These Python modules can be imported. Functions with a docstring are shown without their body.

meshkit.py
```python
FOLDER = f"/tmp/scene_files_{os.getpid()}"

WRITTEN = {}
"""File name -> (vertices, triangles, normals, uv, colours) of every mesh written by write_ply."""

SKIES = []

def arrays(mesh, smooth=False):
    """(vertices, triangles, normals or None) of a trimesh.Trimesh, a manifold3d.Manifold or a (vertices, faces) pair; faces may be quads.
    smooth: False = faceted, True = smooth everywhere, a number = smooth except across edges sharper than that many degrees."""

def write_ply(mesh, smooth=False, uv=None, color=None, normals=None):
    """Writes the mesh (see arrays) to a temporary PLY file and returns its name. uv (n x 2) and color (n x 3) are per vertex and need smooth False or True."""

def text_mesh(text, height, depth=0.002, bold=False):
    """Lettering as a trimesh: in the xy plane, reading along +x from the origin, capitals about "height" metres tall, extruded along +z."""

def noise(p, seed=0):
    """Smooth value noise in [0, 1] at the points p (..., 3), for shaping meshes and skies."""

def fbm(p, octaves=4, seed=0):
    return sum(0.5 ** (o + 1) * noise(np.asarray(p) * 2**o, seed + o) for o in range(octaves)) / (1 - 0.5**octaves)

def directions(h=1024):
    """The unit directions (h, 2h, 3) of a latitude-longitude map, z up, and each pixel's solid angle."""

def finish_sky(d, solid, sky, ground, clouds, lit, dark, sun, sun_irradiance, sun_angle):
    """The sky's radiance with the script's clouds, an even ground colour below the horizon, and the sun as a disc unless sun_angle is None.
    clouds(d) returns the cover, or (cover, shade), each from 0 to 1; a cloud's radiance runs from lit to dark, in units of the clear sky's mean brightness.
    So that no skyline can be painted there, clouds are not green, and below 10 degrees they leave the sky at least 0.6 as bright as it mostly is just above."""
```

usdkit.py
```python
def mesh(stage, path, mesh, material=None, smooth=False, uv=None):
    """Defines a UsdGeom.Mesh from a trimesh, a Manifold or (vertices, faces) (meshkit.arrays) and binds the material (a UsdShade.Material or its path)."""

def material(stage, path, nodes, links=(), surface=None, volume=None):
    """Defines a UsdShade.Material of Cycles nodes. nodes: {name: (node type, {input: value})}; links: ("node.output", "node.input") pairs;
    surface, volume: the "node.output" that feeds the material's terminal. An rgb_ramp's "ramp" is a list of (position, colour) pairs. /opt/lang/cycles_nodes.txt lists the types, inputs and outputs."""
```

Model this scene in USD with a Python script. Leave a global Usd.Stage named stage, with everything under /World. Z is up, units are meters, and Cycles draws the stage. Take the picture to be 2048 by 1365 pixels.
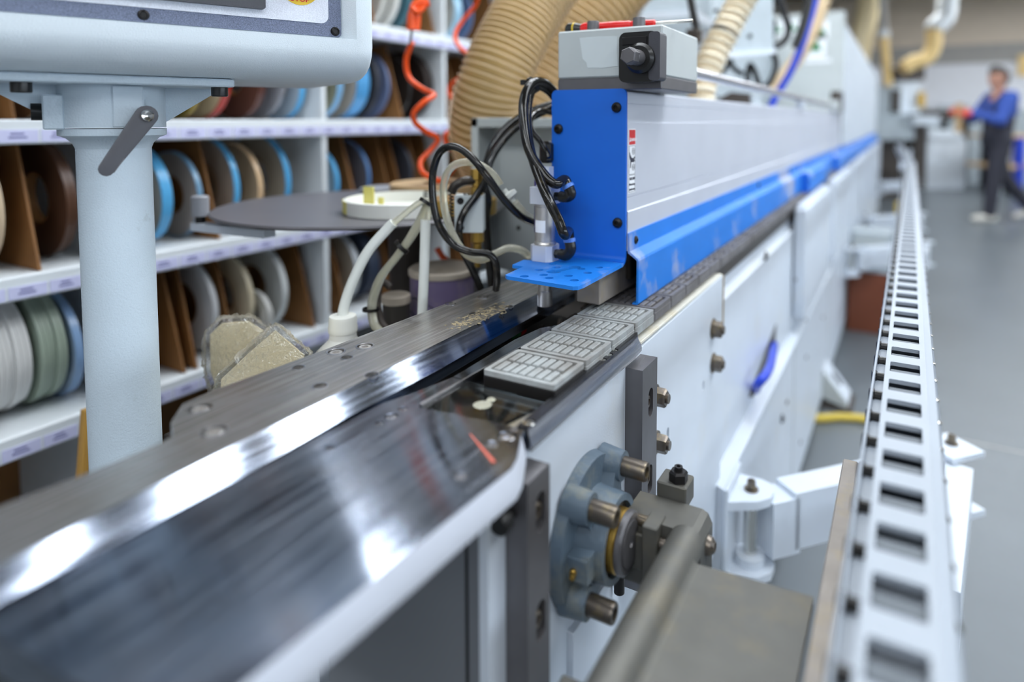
import math, random, numpy as np, trimesh, usdkit, meshkit
from manifold3d import Manifold, CrossSection, FillRule
from pxr import Usd, UsdGeom, UsdLux, UsdShade, Gf, Sdf

stage = Usd.Stage.CreateInMemory()
UsdGeom.SetStageUpAxis(stage, UsdGeom.Tokens.z)
UsdGeom.SetStageMetersPerUnit(stage, 1.0)
stage.SetDefaultPrim(UsdGeom.Xform.Define(stage, '/World').GetPrim())
UsdGeom.Scope.Define(stage, '/World/Looks')
rnd = random.Random(7)
nr = np.random.default_rng(7)

# ---------------------------------------------------------------- camera
# The scene is laid out in working units of 0.75 m with the eye at (0, 0, 1.2) and the floor at -0.35;
# M() turns a working point into metres above the floor.
S, FLOOR = 0.75, -0.35
def M(p): return (np.asarray(p, float) - [0, 0, FLOOR]) * S
FPX, PX, HY, PITCH = 1292.0, 1100.0, 240.0, math.radians(3.36)
PY = HY + FPX * math.tan(PITCH)
YAW = math.atan((1810 - PX) / FPX * math.cos(PITCH))
EYE = np.array([0, 0, 1.2])
FW = np.array([-math.sin(YAW) * math.cos(PITCH), math.cos(YAW) * math.cos(PITCH), -math.sin(PITCH)])
RT = np.array([math.cos(YAW), math.sin(YAW), 0])
UP = np.cross(RT, FW)
cam = UsdGeom.Camera.Define(stage, '/World/camera')
cam.AddTransformOp().Set(Gf.Matrix4d(*[float(x) for r, w in ((RT, 0), (UP, 0), (-FW, 0), (M(EYE), 1)) for x in (*r, w)]))
cam.CreateHorizontalApertureAttr(36.0); cam.CreateVerticalApertureAttr(36.0 * 1365 / 2048)
cam.CreateFocalLengthAttr(FPX * 36 / 2048)
cam.CreateHorizontalApertureOffsetAttr((1024 - PX) * 36 / 2048)
cam.CreateVerticalApertureOffsetAttr((PY - 682.5) * 36 / 2048)
cam.CreateClippingRangeAttr(Gf.Vec2f(0.01, 200))
cam.CreateFocusDistanceAttr(1.02 * S)
cam.CreateFStopAttr(1.6)
cam.GetPrim().CreateAttribute('exposure', Sdf.ValueTypeNames.Float).Set(-0.3)

# ---------------------------------------------------------------- light: daylight from outside and rows of strip lamps, some added as fill
dome = UsdLux.DomeLight.Define(stage, '/World/sky')
dome.CreateColorAttr(Gf.Vec3f(0.82, 0.9, 1.0)); dome.CreateIntensityAttr(3.0)
# (x, y, length along x, length along y, strength)
LAMPS = [(2.9, 1.2, .3, 5.0, 26), (4.6, 8.0, .3, 4.6, 20), (0.3, 1.55, 4.2, .14, 22), (0.3, 2.25, 4.6, .40, 18), (0.3, 2.95, 4.6, .40, 18), (0.3, 3.9, 4.6, .24, 30), (-2.9, 3.45, .9, .10, 90), (0.6, 7.5, 4.6, .3, 36), (0.6, 10.5, 4.6, .3, 36), (2.0, 14.5, 5.0, .4, 40), (5.5, 15.0, .4, 4.6, 40), (-0.2, -1.6, 4.6, .3, 20), (1.0, -3.6, 6.0, .4, 32)]  # far-end and behind-camera lamps are unseen additions brightening far wall and near-facing sides
LAMP_Z = 4.05
for i, (lx, ly, wx, wy, pw) in enumerate(LAMPS):
    L = UsdLux.RectLight.Define(stage, f'/World/strip_light_{i:03d}')
    L.CreateWidthAttr(wx * S); L.CreateHeightAttr(wy * S)
    L.CreateIntensityAttr(pw); L.CreateColorAttr(Gf.Vec3f(0.9, 0.95, 1.0))
    L.AddTranslateOp().Set(Gf.Vec3d(*M((lx, ly, LAMP_Z))))

# ---------------------------------------------------------------- turning pixels of the photograph into points of the place
def ray(u, v): return FW + RT * (u - PX) / FPX - UP * (v - PY) / FPX
def at(u, v, x=None, y=None, z=None, d=None):
    r = ray(u, v)
    t = d if d is not None else (x - EYE[0]) / r[0] if x is not None else (y - EYE[1]) / r[1] if y is not None else (z - EYE[2]) / r[2]
    return EYE + r * t

# ---------------------------------------------------------------- materials
LOOKS = {}
def look(name, nodes, links, surface='p.BSDF'):
    LOOKS[name] = usdkit.material(stage, '/World/Looks/' + name, nodes, links, surface=surface); return LOOKS[name]
def srgb(r, g, b): return tuple(((c / 255) / 12.92 if c / 255 < 0.04045 else ((c / 255 + 0.055) / 1.055) ** 2.4) for c in (r, g, b))
def pm(name, col, rough=0.5, metal=0.0, var=0.06, vs=9.0, bump=0.0, bs=300.0, stain=None, sfac=0.3, ss=14.0, slo=0.5, shi=0.7, stretch=None, rvar=0.0, **kw):
    """A painted, moulded or bare surface: colour varied by noise, an optional stain in blotches, fine relief."""
    c = np.array(srgb(*col))
    n = {'g': ('geometry', {}), 'n': ('noise_texture', {'scale': vs, 'detail': 4.0}),
         'r': ('rgb_ramp', {'ramp': [(0.3, tuple(c * (1 - var))), (0.7, tuple(np.minimum(c * (1 + var), 1)))]}),
         'p': ('principled_bsdf', {'roughness': rough, 'metallic': metal, **kw})}
    src = 'g.position'
    l = []
    if stretch:
        n['m'] = ('mapping', {'scale': stretch}); l.append(('g.position', 'm.vector')); src = 'm.vector'
    l += [(src, 'n.vector'), ('n.fac', 'r.fac')]
    out = 'r.color'
    if stain:
        n['sn'] = ('noise_texture', {'scale': ss, 'detail': 5.0, 'roughness': 0.65})
        n['sr'] = ('map_range', {'from_min': slo, 'from_max': shi, 'to_min': 0.0, 'to_max': sfac, 'clamp': True})
        n['mx'] = ('mix_color', {'b': srgb(*stain)})
        l += [('g.position', 'sn.vector'), ('sn.fac', 'sr.value'), ('sr.result', 'mx.fac'), (out, 'mx.a')]
        out = 'mx.result'
    l.append((out, 'p.base_color'))
    if rvar:
        n['rr'] = ('map_range', {'from_min': 0.3, 'from_max': 0.7, 'to_min': max(rough - rvar, 0.02), 'to_max': rough + rvar, 'clamp': True})
        l += [('n.fac', 'rr.value'), ('rr.result', 'p.roughness')]
    if bump:
        n['bn'] = ('noise_texture', {'scale': bs, 'detail': 3.0}); n['b'] = ('bump', {'strength': bump, 'distance': 0.001})
        l += [(src, 'bn.vector'), ('bn.fac', 'b.height'), ('b.normal', 'p.normal')]
    return look(name, n, l)
pm('white_paint', (208, 216, 226), 0.38, bump=0.12, bs=500, var=0.03, stain=(206, 196, 170), sfac=0.25, ss=7, slo=0.56, shi=0.75)
pm('rail_paint', (150, 158, 168), 0.38, bump=0.1, bs=500, var=0.03)
pm('grey_paint', (184, 190, 190), 0.45, bump=0.2, bs=400, var=0.04)
pm('console_paint', (216, 226, 232), 0.5, bump=0.5, bs=900, var=0.03)
pm('post_paint', (198, 212, 222), 0.5, bump=0.45, bs=420, var=0.04, stain=(150, 158, 158), sfac=0.3, ss=30, slo=0.66, shi=0.74)
pm('blue_paint', (0, 98, 204), 0.55, bump=0.15, bs=600, var=0.05)
pm('blue_dusty', (12, 118, 212), 0.5, bump=0.15, bs=600, var=0.05, stain=(214, 200, 168), sfac=0.75, ss=5, slo=0.55, shi=0.74)
pm('aluminium', (208, 212, 222), 0.42, metal=0.35, var=0.03)
look('steel_brushed', {'g': ('geometry', {}), 'm': ('mapping', {'scale': (90, 3, 90)}), 'n': ('noise_texture', {'scale': 3.0, 'detail': 4.0}), 'w': ('noise_texture', {'scale': 7.0, 'detail': 5.0, 'roughness': 0.6}),
      'r': ('rgb_ramp', {'ramp': [(0.3, srgb(120, 128, 144)), (0.7, srgb(168, 176, 190))]}), 'wr': ('map_range', {'from_min': 0.5, 'from_max': 0.72, 'to_min': 0.0, 'to_max': 0.3, 'clamp': True}), 'mx': ('mix_color', {'b': srgb(150, 134, 116)}),
      'rr': ('map_range', {'from_min': 0.3, 'from_max': 0.7, 'to_min': 0.10, 'to_max': 0.18, 'clamp': True}), 't': ('combine_xyz', {'x': 1.0, 'y': 0.0, 'z': 0.0}), 'b': ('bump', {'strength': 0.04, 'distance': 0.001}),
      'p': ('principled_bsdf', {'metallic': 1.0, 'anisotropic': 0.95})},
     [('g.position', 'm.vector'), ('m.vector', 'n.vector'), ('g.position', 'w.vector'), ('n.fac', 'r.fac'), ('w.fac', 'wr.value'), ('wr.result', 'mx.fac'), ('r.color', 'mx.a'), ('mx.result', 'p.base_color'), ('n.fac', 'rr.value'), ('rr.result', 'p.roughness'), ('t.vector', 'p.tangent'), ('n.fac', 'b.height'), ('b.normal', 'p.normal')])
pm('steel_worn', (176, 174, 172), 0.27, metal=0.85, var=0.12, vs=3.0, stretch=(70, 3, 70), rvar=0.06, stain=(150, 138, 120), sfac=0.4, ss=9, slo=0.48, shi=0.68)
pm('steel_satin', (196, 192, 188), 0.34, metal=0.8, var=0.06, vs=20)
pm('steel_bright', (206, 206, 210), 0.2, metal=1.0, var=0.08, vs=3.0, stretch=(90, 3, 90), rvar=0.05)
pm('steel_dark', (92, 92, 96), 0.25, metal=1.0, var=0.12, vs=5, stretch=(60, 3, 60), rvar=0.06)
pm('chrome', (215, 214, 210), 0.12, metal=1.0, var=0.04)
pm('gunmetal', (112, 110, 112), 0.42, metal=0.7, var=0.08, vs=30, bump=0.1, bs=900)
pm('bolt_steel', (112, 104, 96), 0.36, metal=0.85, var=0.15, vs=60, stain=(150, 132, 90), sfac=0.5, ss=60, slo=0.5, shi=0.66)
pm('black_steel', (34, 32, 32), 0.4, metal=0.5, var=0.1)
pm('dusty_steel', (90, 89, 84), 0.5, metal=0.4, var=0.08, vs=40, bump=0.2, bs=1200, stain=(124, 112, 84), sfac=0.4, ss=22, slo=0.5, shi=0.76)
pm('dusty_bar', (150, 142, 134), 0.55, metal=0.3, var=0.08, vs=40, bump=0.25, bs=900, stain=(170, 152, 116), sfac=0.5, ss=26, slo=0.5, shi=0.7)
pm('cast_blue', (84, 99, 112), 0.45, var=0.08, vs=20, bump=0.5, bs=200, stain=(150, 144, 116), sfac=0.55, ss=24, slo=0.5, shi=0.72)
pm('brass', (176, 142, 70), 0.35, metal=0.9, var=0.1, vs=40)
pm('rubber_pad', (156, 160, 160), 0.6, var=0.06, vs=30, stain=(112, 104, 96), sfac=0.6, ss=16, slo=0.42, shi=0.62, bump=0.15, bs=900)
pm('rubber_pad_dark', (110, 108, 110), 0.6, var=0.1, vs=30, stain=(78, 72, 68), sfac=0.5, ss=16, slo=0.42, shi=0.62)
pm('black_plastic', (26, 25, 24), 0.3, var=0.1)
pm('black_hose', (20, 19, 18), 0.16, var=0.1, stain=(96, 84, 60), sfac=0.35, ss=60, slo=0.55, shi=0.7)
pm('dark_grey_plastic', (66, 66, 72), 0.42, var=0.05, bump=0.2, bs=900)
pm('panel_silver', (222, 226, 236), 0.42, metal=0.25, var=0.1, vs=700, bump=0.5, bs=1100)
pm('panel_border', (108, 116, 138), 0.35, metal=0.4, var=0.4, vs=900, bump=0.6, bs=1100)
pm('floor_concrete', (98, 105, 110), 0.32, var=0.07, vs=1.3, stain=(82, 88, 92), sfac=0.5, ss=0.9, slo=0.4, shi=0.7, bump=0.05, bs=60)
pm('wall_white', (222, 224, 230), 0.6, var=0.02)
pm('wall_taupe', (216, 202, 184), 0.7, var=0.03)
pm('wall_brown', (112, 108, 102), 0.7, var=0.03)
pm('dusty_white', (206, 204, 194), 0.6, var=0.05, stain=(190, 172, 130), sfac=0.5, ss=20, slo=0.5, shi=0.7)
pm('panel_shade_grey', (116, 119, 124), 0.5, var=0.03)  # darkened so the shade below the infeed table sits in the colour
pm('wall_grey', (160, 158, 154), 0.7, var=0.03)
pm('ceiling_paint', (122, 116, 100), 0.8, var=0.04)
pm('beam_brown', (96, 86, 62), 0.7)
pm('shelf_white', (222, 228, 232), 0.4, var=0.03)
pm('label_card', (204, 206, 238), 0.5, var=0.04)
pm('label_print', (92, 92, 150), 0.6)
pm('hardboard', (128, 86, 42), 0.7, var=0.14, vs=8)
pm('hose_beige', (180, 150, 96), 0.36, var=0.08, vs=16)
pm('hose_cream', (226, 208, 166), 0.35, var=0.06, vs=16)
pm('hose_ridge', (228, 200, 158), 0.35, var=0.06, vs=16)
pm('hose_rib_white', (240, 230, 206), 0.35, var=0.04)
pm('hose_small', (226, 208, 176), 0.35, var=0.06)
pm('blue_tube', (30, 66, 200), 0.3)
pm('orange_tube', (240, 84, 20), 0.3)
pm('yellow_tube', (206, 180, 66), 0.4)
pm('brown_box', (112, 58, 34), 0.6, var=0.08, vs=3)
pm('disk_grey', (112, 110, 114), 0.34, metal=0.3, var=0.05)
pm('plastic_grey', (150, 152, 158), 0.4)
pm('plastic_white', (238, 238, 230), 0.35, var=0.02, subsurface_weight=0.0)
pm('yellow_tape', (226, 216, 120), 0.5)
pm('ink', (40, 42, 60), 0.6)
pm('pen_black', (24, 24, 28), 0.6)
pm('cream_block', (240, 226, 188), 0.6, var=0.05, vs=20)
pm('can_purple', (118, 104, 140), 0.5, var=0.06, stain=(170, 160, 150), sfac=0.4, ss=20, slo=0.5, shi=0.7)
pm('can_lid', (196, 184, 168), 0.6, var=0.06, stain=(150, 130, 100), sfac=0.4, ss=14)
pm('can_dark', (72, 68, 64), 0.5, metal=0.3)
pm('marker_red', (196, 92, 74), 0.5, var=0.2, vs=200)
pm('danger_red', (206, 28, 34), 0.5)
pm('sticker_white', (236, 238, 242), 0.5)
pm('sticker_grey', (204, 212, 214), 0.45, var=0.02)
pm('red_plastic', (216, 20, 18), 0.28)
pm('yellow_plastic', (226, 190, 40), 0.4)
pm('purple_anodised', (70, 60, 130), 0.4, metal=0.4)
pm('collar_blue', (78, 128, 214), 0.35)
pm('dark_machine', (60, 52, 46), 0.6)
pm('machine_back', (206, 214, 222), 0.5)
pm('machine_grey', (172, 182, 188), 0.5)
pm('duct_white', (226, 230, 232), 0.4)
pm('duct_yellow', (232, 200, 136), 0.5)
pm('skin', (190, 140, 118), 0.5)
pm('hair', (44, 36, 30), 0.6)
pm('shirt_blue', (54, 84, 168), 0.8)
pm('overall_dark', (52, 52, 62), 0.85)
pm('shoe_white', (218, 214, 204), 0.6)
pm('glove_red', (230, 84, 54), 0.6)
pm('wood_light', (200, 168, 124), 0.6)
pm('wood_post', (186, 142, 66), 0.6, var=0.08)
pm('glass_pane_frame', (120, 124, 128), 0.5)
pm('roller_steel', (104, 110, 116), 0.5, specular_ior_level=0.15, var=0.12, vs=40, stretch=(1, 9, 9))
pm('dust_sand', (150, 136, 108), 0.95, var=0.15, vs=300, bump=0.6, bs=1500)
pm('green_band', (30, 120, 70), 0.4)
pm('oily_dark', (48, 40, 32), 0.35, var=0.3, vs=40)
look('clear_tube', {'p': ('principled_bsdf', {'base_color': (0.9, 0.88, 0.74), 'roughness': 0.08, 'transmission_weight': 0.72, 'ior': 1.25}), }, [])
look('milky_tube', {'p': ('principled_bsdf', {'base_color': (0.86, 0.88, 0.84), 'roughness': 0.3, 'transmission_weight': 0.25, 'ior': 1.3})}, [])
look('bottle_plastic', {'p': ('principled_bsdf', {'base_color': (0.9, 0.9, 0.85), 'roughness': 0.35, 'transmission_weight': 0.15, 'ior': 1.3})}, [])
look('acrylic', {'t': ('transparent_bsdf', {'color': (0.88, 0.9, 0.9)}), 'g': ('glossy_bsdf', {'color': (1, 1, 1), 'roughness': 0.06}), 'f': ('fresnel', {'IOR': 1.5}), 'm': ('mix_closure', {})},
     [('f.fac', 'm.fac'), ('t.BSDF', 'm.closure1'), ('g.BSDF', 'm.closure2')], surface='m.closure')
look('film', {'g': ('geometry', {}), 'n': ('noise_texture', {'scale': 110.0, 'detail': 3.0, 'distortion': 2.0}), 'b': ('bump', {'strength': 1.0, 'distance': 0.012}), 't': ('transparent_bsdf', {'color': (0.96, 0.96, 0.95)}),
              's': ('glossy_bsdf', {'color': (1, 1, 1), 'roughness': 0.16}), 'f': ('fresnel', {'IOR': 1.5}), 'fr': ('map_range', {'from_min': 0.0, 'from_max': 1.0, 'to_min': 0.16, 'to_max': 0.6, 'clamp': True}), 'm': ('mix_closure', {})},
     [('g.position', 'n.vector'), ('n.fac', 'b.height'), ('b.normal', 's.normal'), ('b.normal', 'f.normal'), ('f.fac', 'fr.value'), ('fr.result', 'm.fac'), ('t.BSDF', 'm.closure1'), ('s.BSDF', 'm.closure2')], surface='m.closure')
look('window_pane', {'t': ('transparent_bsdf', {'color': (0.95, 0.97, 0.98)}), 'g': ('glossy_bsdf', {'roughness': 0.02}), 'f': ('fresnel', {'IOR': 1.5}), 'm': ('mix_closure', {})},
     [('f.fac', 'm.fac'), ('t.BSDF', 'm.closure1'), ('g.BSDF', 'm.closure2')], surface='m.closure')

# ---------------------------------------------------------------- prims
USED = {}
def numbered(parent, name):
    k = (parent, name); n = USED.get(k, -1) + 1; USED[k] = n
    return name if n == 0 else f'{name}_{n:03d}'
BASE = {}
def data(prim, label=None, cat=None, group=None, kind=None):
    for k, v in (('label', label), ('category', cat), ('group', group), ('kind', kind)):
        if v: prim.SetCustomDataByKey(k, v)
    return prim
def obj(name, mesh, mat, parent=None, smooth=35, label=None, cat=None, group=None, kind=None):
    """One Mesh prim: a part of parent, or a thing under /World. Working units in."""
    pp = '/World' if parent is None else str(parent.GetPath())
    path = pp + '/' + numbered(pp, name)
    v, f, n = meshkit.arrays(mesh, smooth)
    base = BASE.get(pp)
    if base is None:
        base = v.mean(0) * [1, 1, 0] + [0, 0, v[:, 2].min()] if parent is None else np.zeros(3)
    m = usdkit.mesh(stage, path, (v, f), LOOKS[mat])
    w = (v - base) * S
    m.GetPointsAttr().Set([Gf.Vec3f(*map(float, p)) for p in w])
    if n is not None:
        m.CreateNormalsAttr([Gf.Vec3f(*map(float, p)) for p in n]); m.SetNormalsInterpolation('vertex')
    if parent is None:
        m.AddTranslateOp().Set(Gf.Vec3d(*map(float, M(base))))
        BASE[path] = base
    else:
        BASE[path] = base
    return data(m.GetPrim(), label, cat, group, kind)
def thing(name, label, cat, loc, group=None, kind=None):
    path = '/World/' + numbered('/World', name)
    x = UsdGeom.Xform.Define(stage, path); x.AddTranslateOp().Set(Gf.Vec3d(*map(float, M(loc))))
    BASE[path] = np.asarray(loc, float)
    return data(x.GetPrim(), label, cat, group, kind)

# ---------------------------------------------------------------- shapes
def cat_(*ms):
    ms = [m if isinstance(m, trimesh.Trimesh) else tm(m) for m in ms]
    return trimesh.util.concatenate(ms)
def tm(m):
    if isinstance(m, trimesh.Trimesh): return m
    if hasattr(m, 'to_mesh'):
        q = m.to_mesh(); return trimesh.Trimesh(q.vert_properties[:, :3], q.tri_verts, process=False)
    return trimesh.Trimesh(m[0], m[1], process=False)
def mf(t):
    from manifold3d import Mesh
    return Manifold(Mesh(np.asarray(t.vertices, np.float32), np.asarray(t.faces, np.uint32)))
def box(lo, hi, b=0.002):
    lo, hi = np.minimum(lo, hi), np.maximum(lo, hi)
    b = min(b, (hi - lo).min() * 0.45)
    if b <= 0: return trimesh.creation.box(bounds=[lo, hi])
    pts = []
    for sx in (0, 1):
        for sy in (0, 1):
            for sz in (0, 1):
                c = np.array([(lo, hi)[sx][0], (lo, hi)[sy][1], (lo, hi)[sz][2]]); s = np.array([1 - 2 * sx, 1 - 2 * sy, 1 - 2 * sz]) * b
                for k in range(3):
                    o = s.copy(); o[k] = 0; pts.append(c + o)
    return hull(pts)
def hull(pts): return trimesh.convex.convex_hull(np.asarray(pts, float))
def frame(axis):
    z = np.asarray(axis, float); z = z / np.linalg.norm(z)
    x = np.cross([0, 0, 1] if abs(z[2]) < 0.9 else [1, 0, 0], z); x /= np.linalg.norm(x)
    return x, np.cross(z, x), z
def lathe(prof, p0, axis=(0, 0, 1), n=28, a0=0.0):
    """prof: (radius, height) pairs revolved about axis from p0."""
    x, y, z = frame(axis); p0 = np.asarray(p0, float)
    prof = np.asarray(prof, float); k = len(prof)
    a = np.arange(n) * 2 * math.pi / n + a0
    ring = np.cos(a)[:, None] * x + np.sin(a)[:, None] * y
    v = p0 + prof[:, None, :1] * ring[None] + prof[:, None, 1:] * z
    v = v.reshape(-1, 3); f = []
    for i in range(k - 1):
        for j in range(n):
            q = (i * n + j, i * n + (j + 1) % n, (i + 1) * n + (j + 1) % n, (i + 1) * n + j)
            f += [(q[0], q[1], q[2]), (q[0], q[2], q[3])]
    closed = np.allclose(prof[0], prof[-1])
    if not closed:
        for i, flip in ((0, 1), (k - 1, 0)):
            if prof[i][0] > 1e-6:
                c = len(v); v = np.vstack([v, p0 + prof[i][1] * z])
                for j in range(n):
                    t = (i * n + j, i * n + (j + 1) % n, c); f.append(t[::-1] if flip else t)
    m = trimesh.Trimesh(v, f, process=False); m.merge_vertices(); m.update_faces(m.nondegenerate_faces()); return m
def cyl(p0, p1, r, n=24, b=0.0, r1=None):
    p0, p1 = np.asarray(p0, float), np.asarray(p1, float); h = np.linalg.norm(p1 - p0); r1 = r if r1 is None else r1
    prof = [(r, 0), (r1, h)] if b <= 0 else [(r - b, 0), (r, b), (r1, h - b), (r1 - b, h)]
    return lathe(prof, p0, p1 - p0, n)
def pipe(p0, p1, ro, ri, n=28):
    h = np.linalg.norm(np.asarray(p1, float) - p0)
    return lathe([(ri, 0), (ro, 0), (ro, h), (ri, h), (ri, 0)], p0, np.asarray(p1, float) - p0, n)
def spline(pts, n=12):
    p = np.asarray(pts, float); p = np.vstack([2 * p[0] - p[1], p, 2 * p[-1] - p[-2]]); out = []
    for i in range(1, len(p) - 2):
        for t in np.arange(n) / n:
            a, b, c, d = p[i - 1:i + 3]
            out.append(0.5 * (2 * b + (c - a) * t + (2 * a - 5 * b + 4 * c - d) * t * t + (3 * b - a - 3 * c + d) * t ** 3))
    return np.array(out + [p[-2]])
def even(path, step):
    s = np.r_[0, np.cumsum(np.linalg.norm(np.diff(path, axis=0), axis=1))]
    q = np.linspace(0, s[-1], max(2, int(s[-1] / step) + 1))
    return np.stack([np.interp(q, s, path[:, k]) for k in range(3)], 1)
def tube(path, r, n=12, caps=True):
    """Sweeps a circle along path; r is one radius or one per point."""
    p = np.asarray(path, float); k = len(p); r = np.broadcast_to(r, k)
    t = np.gradient(p, axis=0); t /= np.linalg.norm(t, axis=1)[:, None]
    x = frame(t[0])[0]; v = []
    a = np.arange(n) * 2 * math.pi / n
    for i in range(k):
        x = x - t[i] * (x @ t[i]); x /= np.linalg.norm(x); y = np.cross(t[i], x)
        v.append(p[i] + r[i] * (np.cos(a)[:, None] * x + np.sin(a)[:, None] * y))
    v = np.vstack(v); f = []
    for i in range(k - 1):
        for j in range(n):
            q = (i * n + j, i * n + (j + 1) % n, (i + 1) * n + (j + 1) % n, (i + 1) * n + j)
            f += [(q[0], q[1], q[2]), (q[0], q[2], q[3])]
    if caps:
        v = np.vstack([v, p[0], p[-1]]); c0, c1 = len(v) - 2, len(v) - 1
        for j in range(n):
            f.append(((j + 1) % n, j, c0)); f.append(((k - 1) * n + j, (k - 1) * n + (j + 1) % n, c1))
    return trimesh.Trimesh(v, f, process=False)
def ridged(path, r, pitch, amp, n=28):
    p = even(path, pitch / 6); w = np.array([0, 0.15, 0.75, 1.0, 0.75, 0.15])
    return tube(p, r - amp + amp * w[np.arange(len(p)) % 6], n)
def prism(poly, h, holes=()):
    """Polygon (x, y) extruded to z in 0..h, as a Manifold."""
    return CrossSection([np.asarray(poly, float)] + [np.asarray(q, float) for q in holes], FillRule.EvenOdd).extrude(h)
def slab(poly, z0, z1, holes=(), b=0.0):
    return tm(prism(poly, z1 - z0, holes).translate([0, 0, z0]))
def along(mesh, axis, o=(0, 0, 0)):
    """Maps a shape drawn in (a, b, h) onto the world: axis 'x' -> a=y, b=z, h=x; 'y' -> a=x, b=z, h=y."""
    m = tm(mesh).copy(); v = m.vertices
    m.vertices = np.stack([v[:, 2], v[:, 0], v[:, 1]], 1) if axis == 'x' else np.stack([v[:, 0], v[:, 2], v[:, 1]], 1)
    if axis == 'y': m.invert()
    m.vertices += np.asarray(o); return m
def circ(cx, cy, r, n=20): return [(cx + r * math.cos(a), cy + r * math.sin(a)) for a in np.arange(n) * 2 * math.pi / n]
def oval(cx, cy, w, h, n=12):
    r = min(w, h) / 2; out = []
    if h > w:
        for k in range(n + 1): a = math.pi * k / n; out.append((cx + r * math.cos(a), cy + (h / 2 - r) + r * math.sin(a)))
        for k in range(n + 1): a = math.pi + math.pi * k / n; out.append((cx + r * math.cos(a), cy - (h / 2 - r) + r * math.sin(a)))
    else:
        for k in range(n + 1): a = -math.pi / 2 + math.pi * k / n; out.append((cx + (w / 2 - r) + r * math.cos(a), cy + r * math.sin(a)))
        for k in range(n + 1): a = math.pi / 2 + math.pi * k / n; out.append((cx - (w / 2 - r) + r * math.cos(a), cy + r * math.sin(a)))
    return out
def rrect(x0, y0, x1, y1, r, n=5):
    out = []
    for cx, cy, a0 in ((x1 - r, y1 - r, 0), (x0 + r, y1 - r, 90), (x0 + r, y0 + r, 180), (x1 - r, y0 + r, 270)):
        for k in range(n + 1): a = math.radians(a0 + 90 * k / n); out.append((cx + r * math.cos(a), cy + r * math.sin(a)))
    return out
def flip(m, R, o):
    m = tm(m).copy(); m.vertices = m.vertices @ np.asarray(R) + np.asarray(o); return m
def socket_bolt(p, axis, r, h, n=20):
    """Socket-head cap screw: a cylinder with a hexagonal recess."""
    return lathe([(r, 0), (r, h * 0.9), (r * 0.92, h), (r * 0.55, h), (r * 0.5, h * 0.45), (0, h * 0.45)], p, axis, n)
def button_bolt(p, axis, r, h, n=20):
    return lathe([(r, 0), (r * 0.9, h * 0.55), (r * 0.5, h), (r * 0.42, h), (r * 0.38, h * 0.3), (0, h * 0.3)], p, axis, n)
def hex_bolt(p, axis, r, h):
    return cat_(lathe([(r * 1.25, 0), (r * 1.25, h * 0.12), (0, h * 0.12)], p, axis, 20), lathe([(r, h * 0.12), (r, h * 0.85), (r * 0.85, h), (0, h)], p, axis, 6, 0.3), lathe([(r * 0.5, h), (r * 0.5, h * 1.2), (0, h * 1.2)], p, axis, 12))
def flush_screw(p, r):
    """Countersunk socket screw seen in a plate's face, standing a hair proud so that its rim shows."""
    return lathe([(r, 0), (r, 0.0012), (r * 0.8, 0.0012), (r * 0.72, 0.0002), (r * 0.55, 0.0002), (r * 0.5, 0.0008), (r * 0.3, 0.0008), (r * 0.25, 0.0001), (0, 0.0001)], p, (0, 0, 1), 20)
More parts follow.
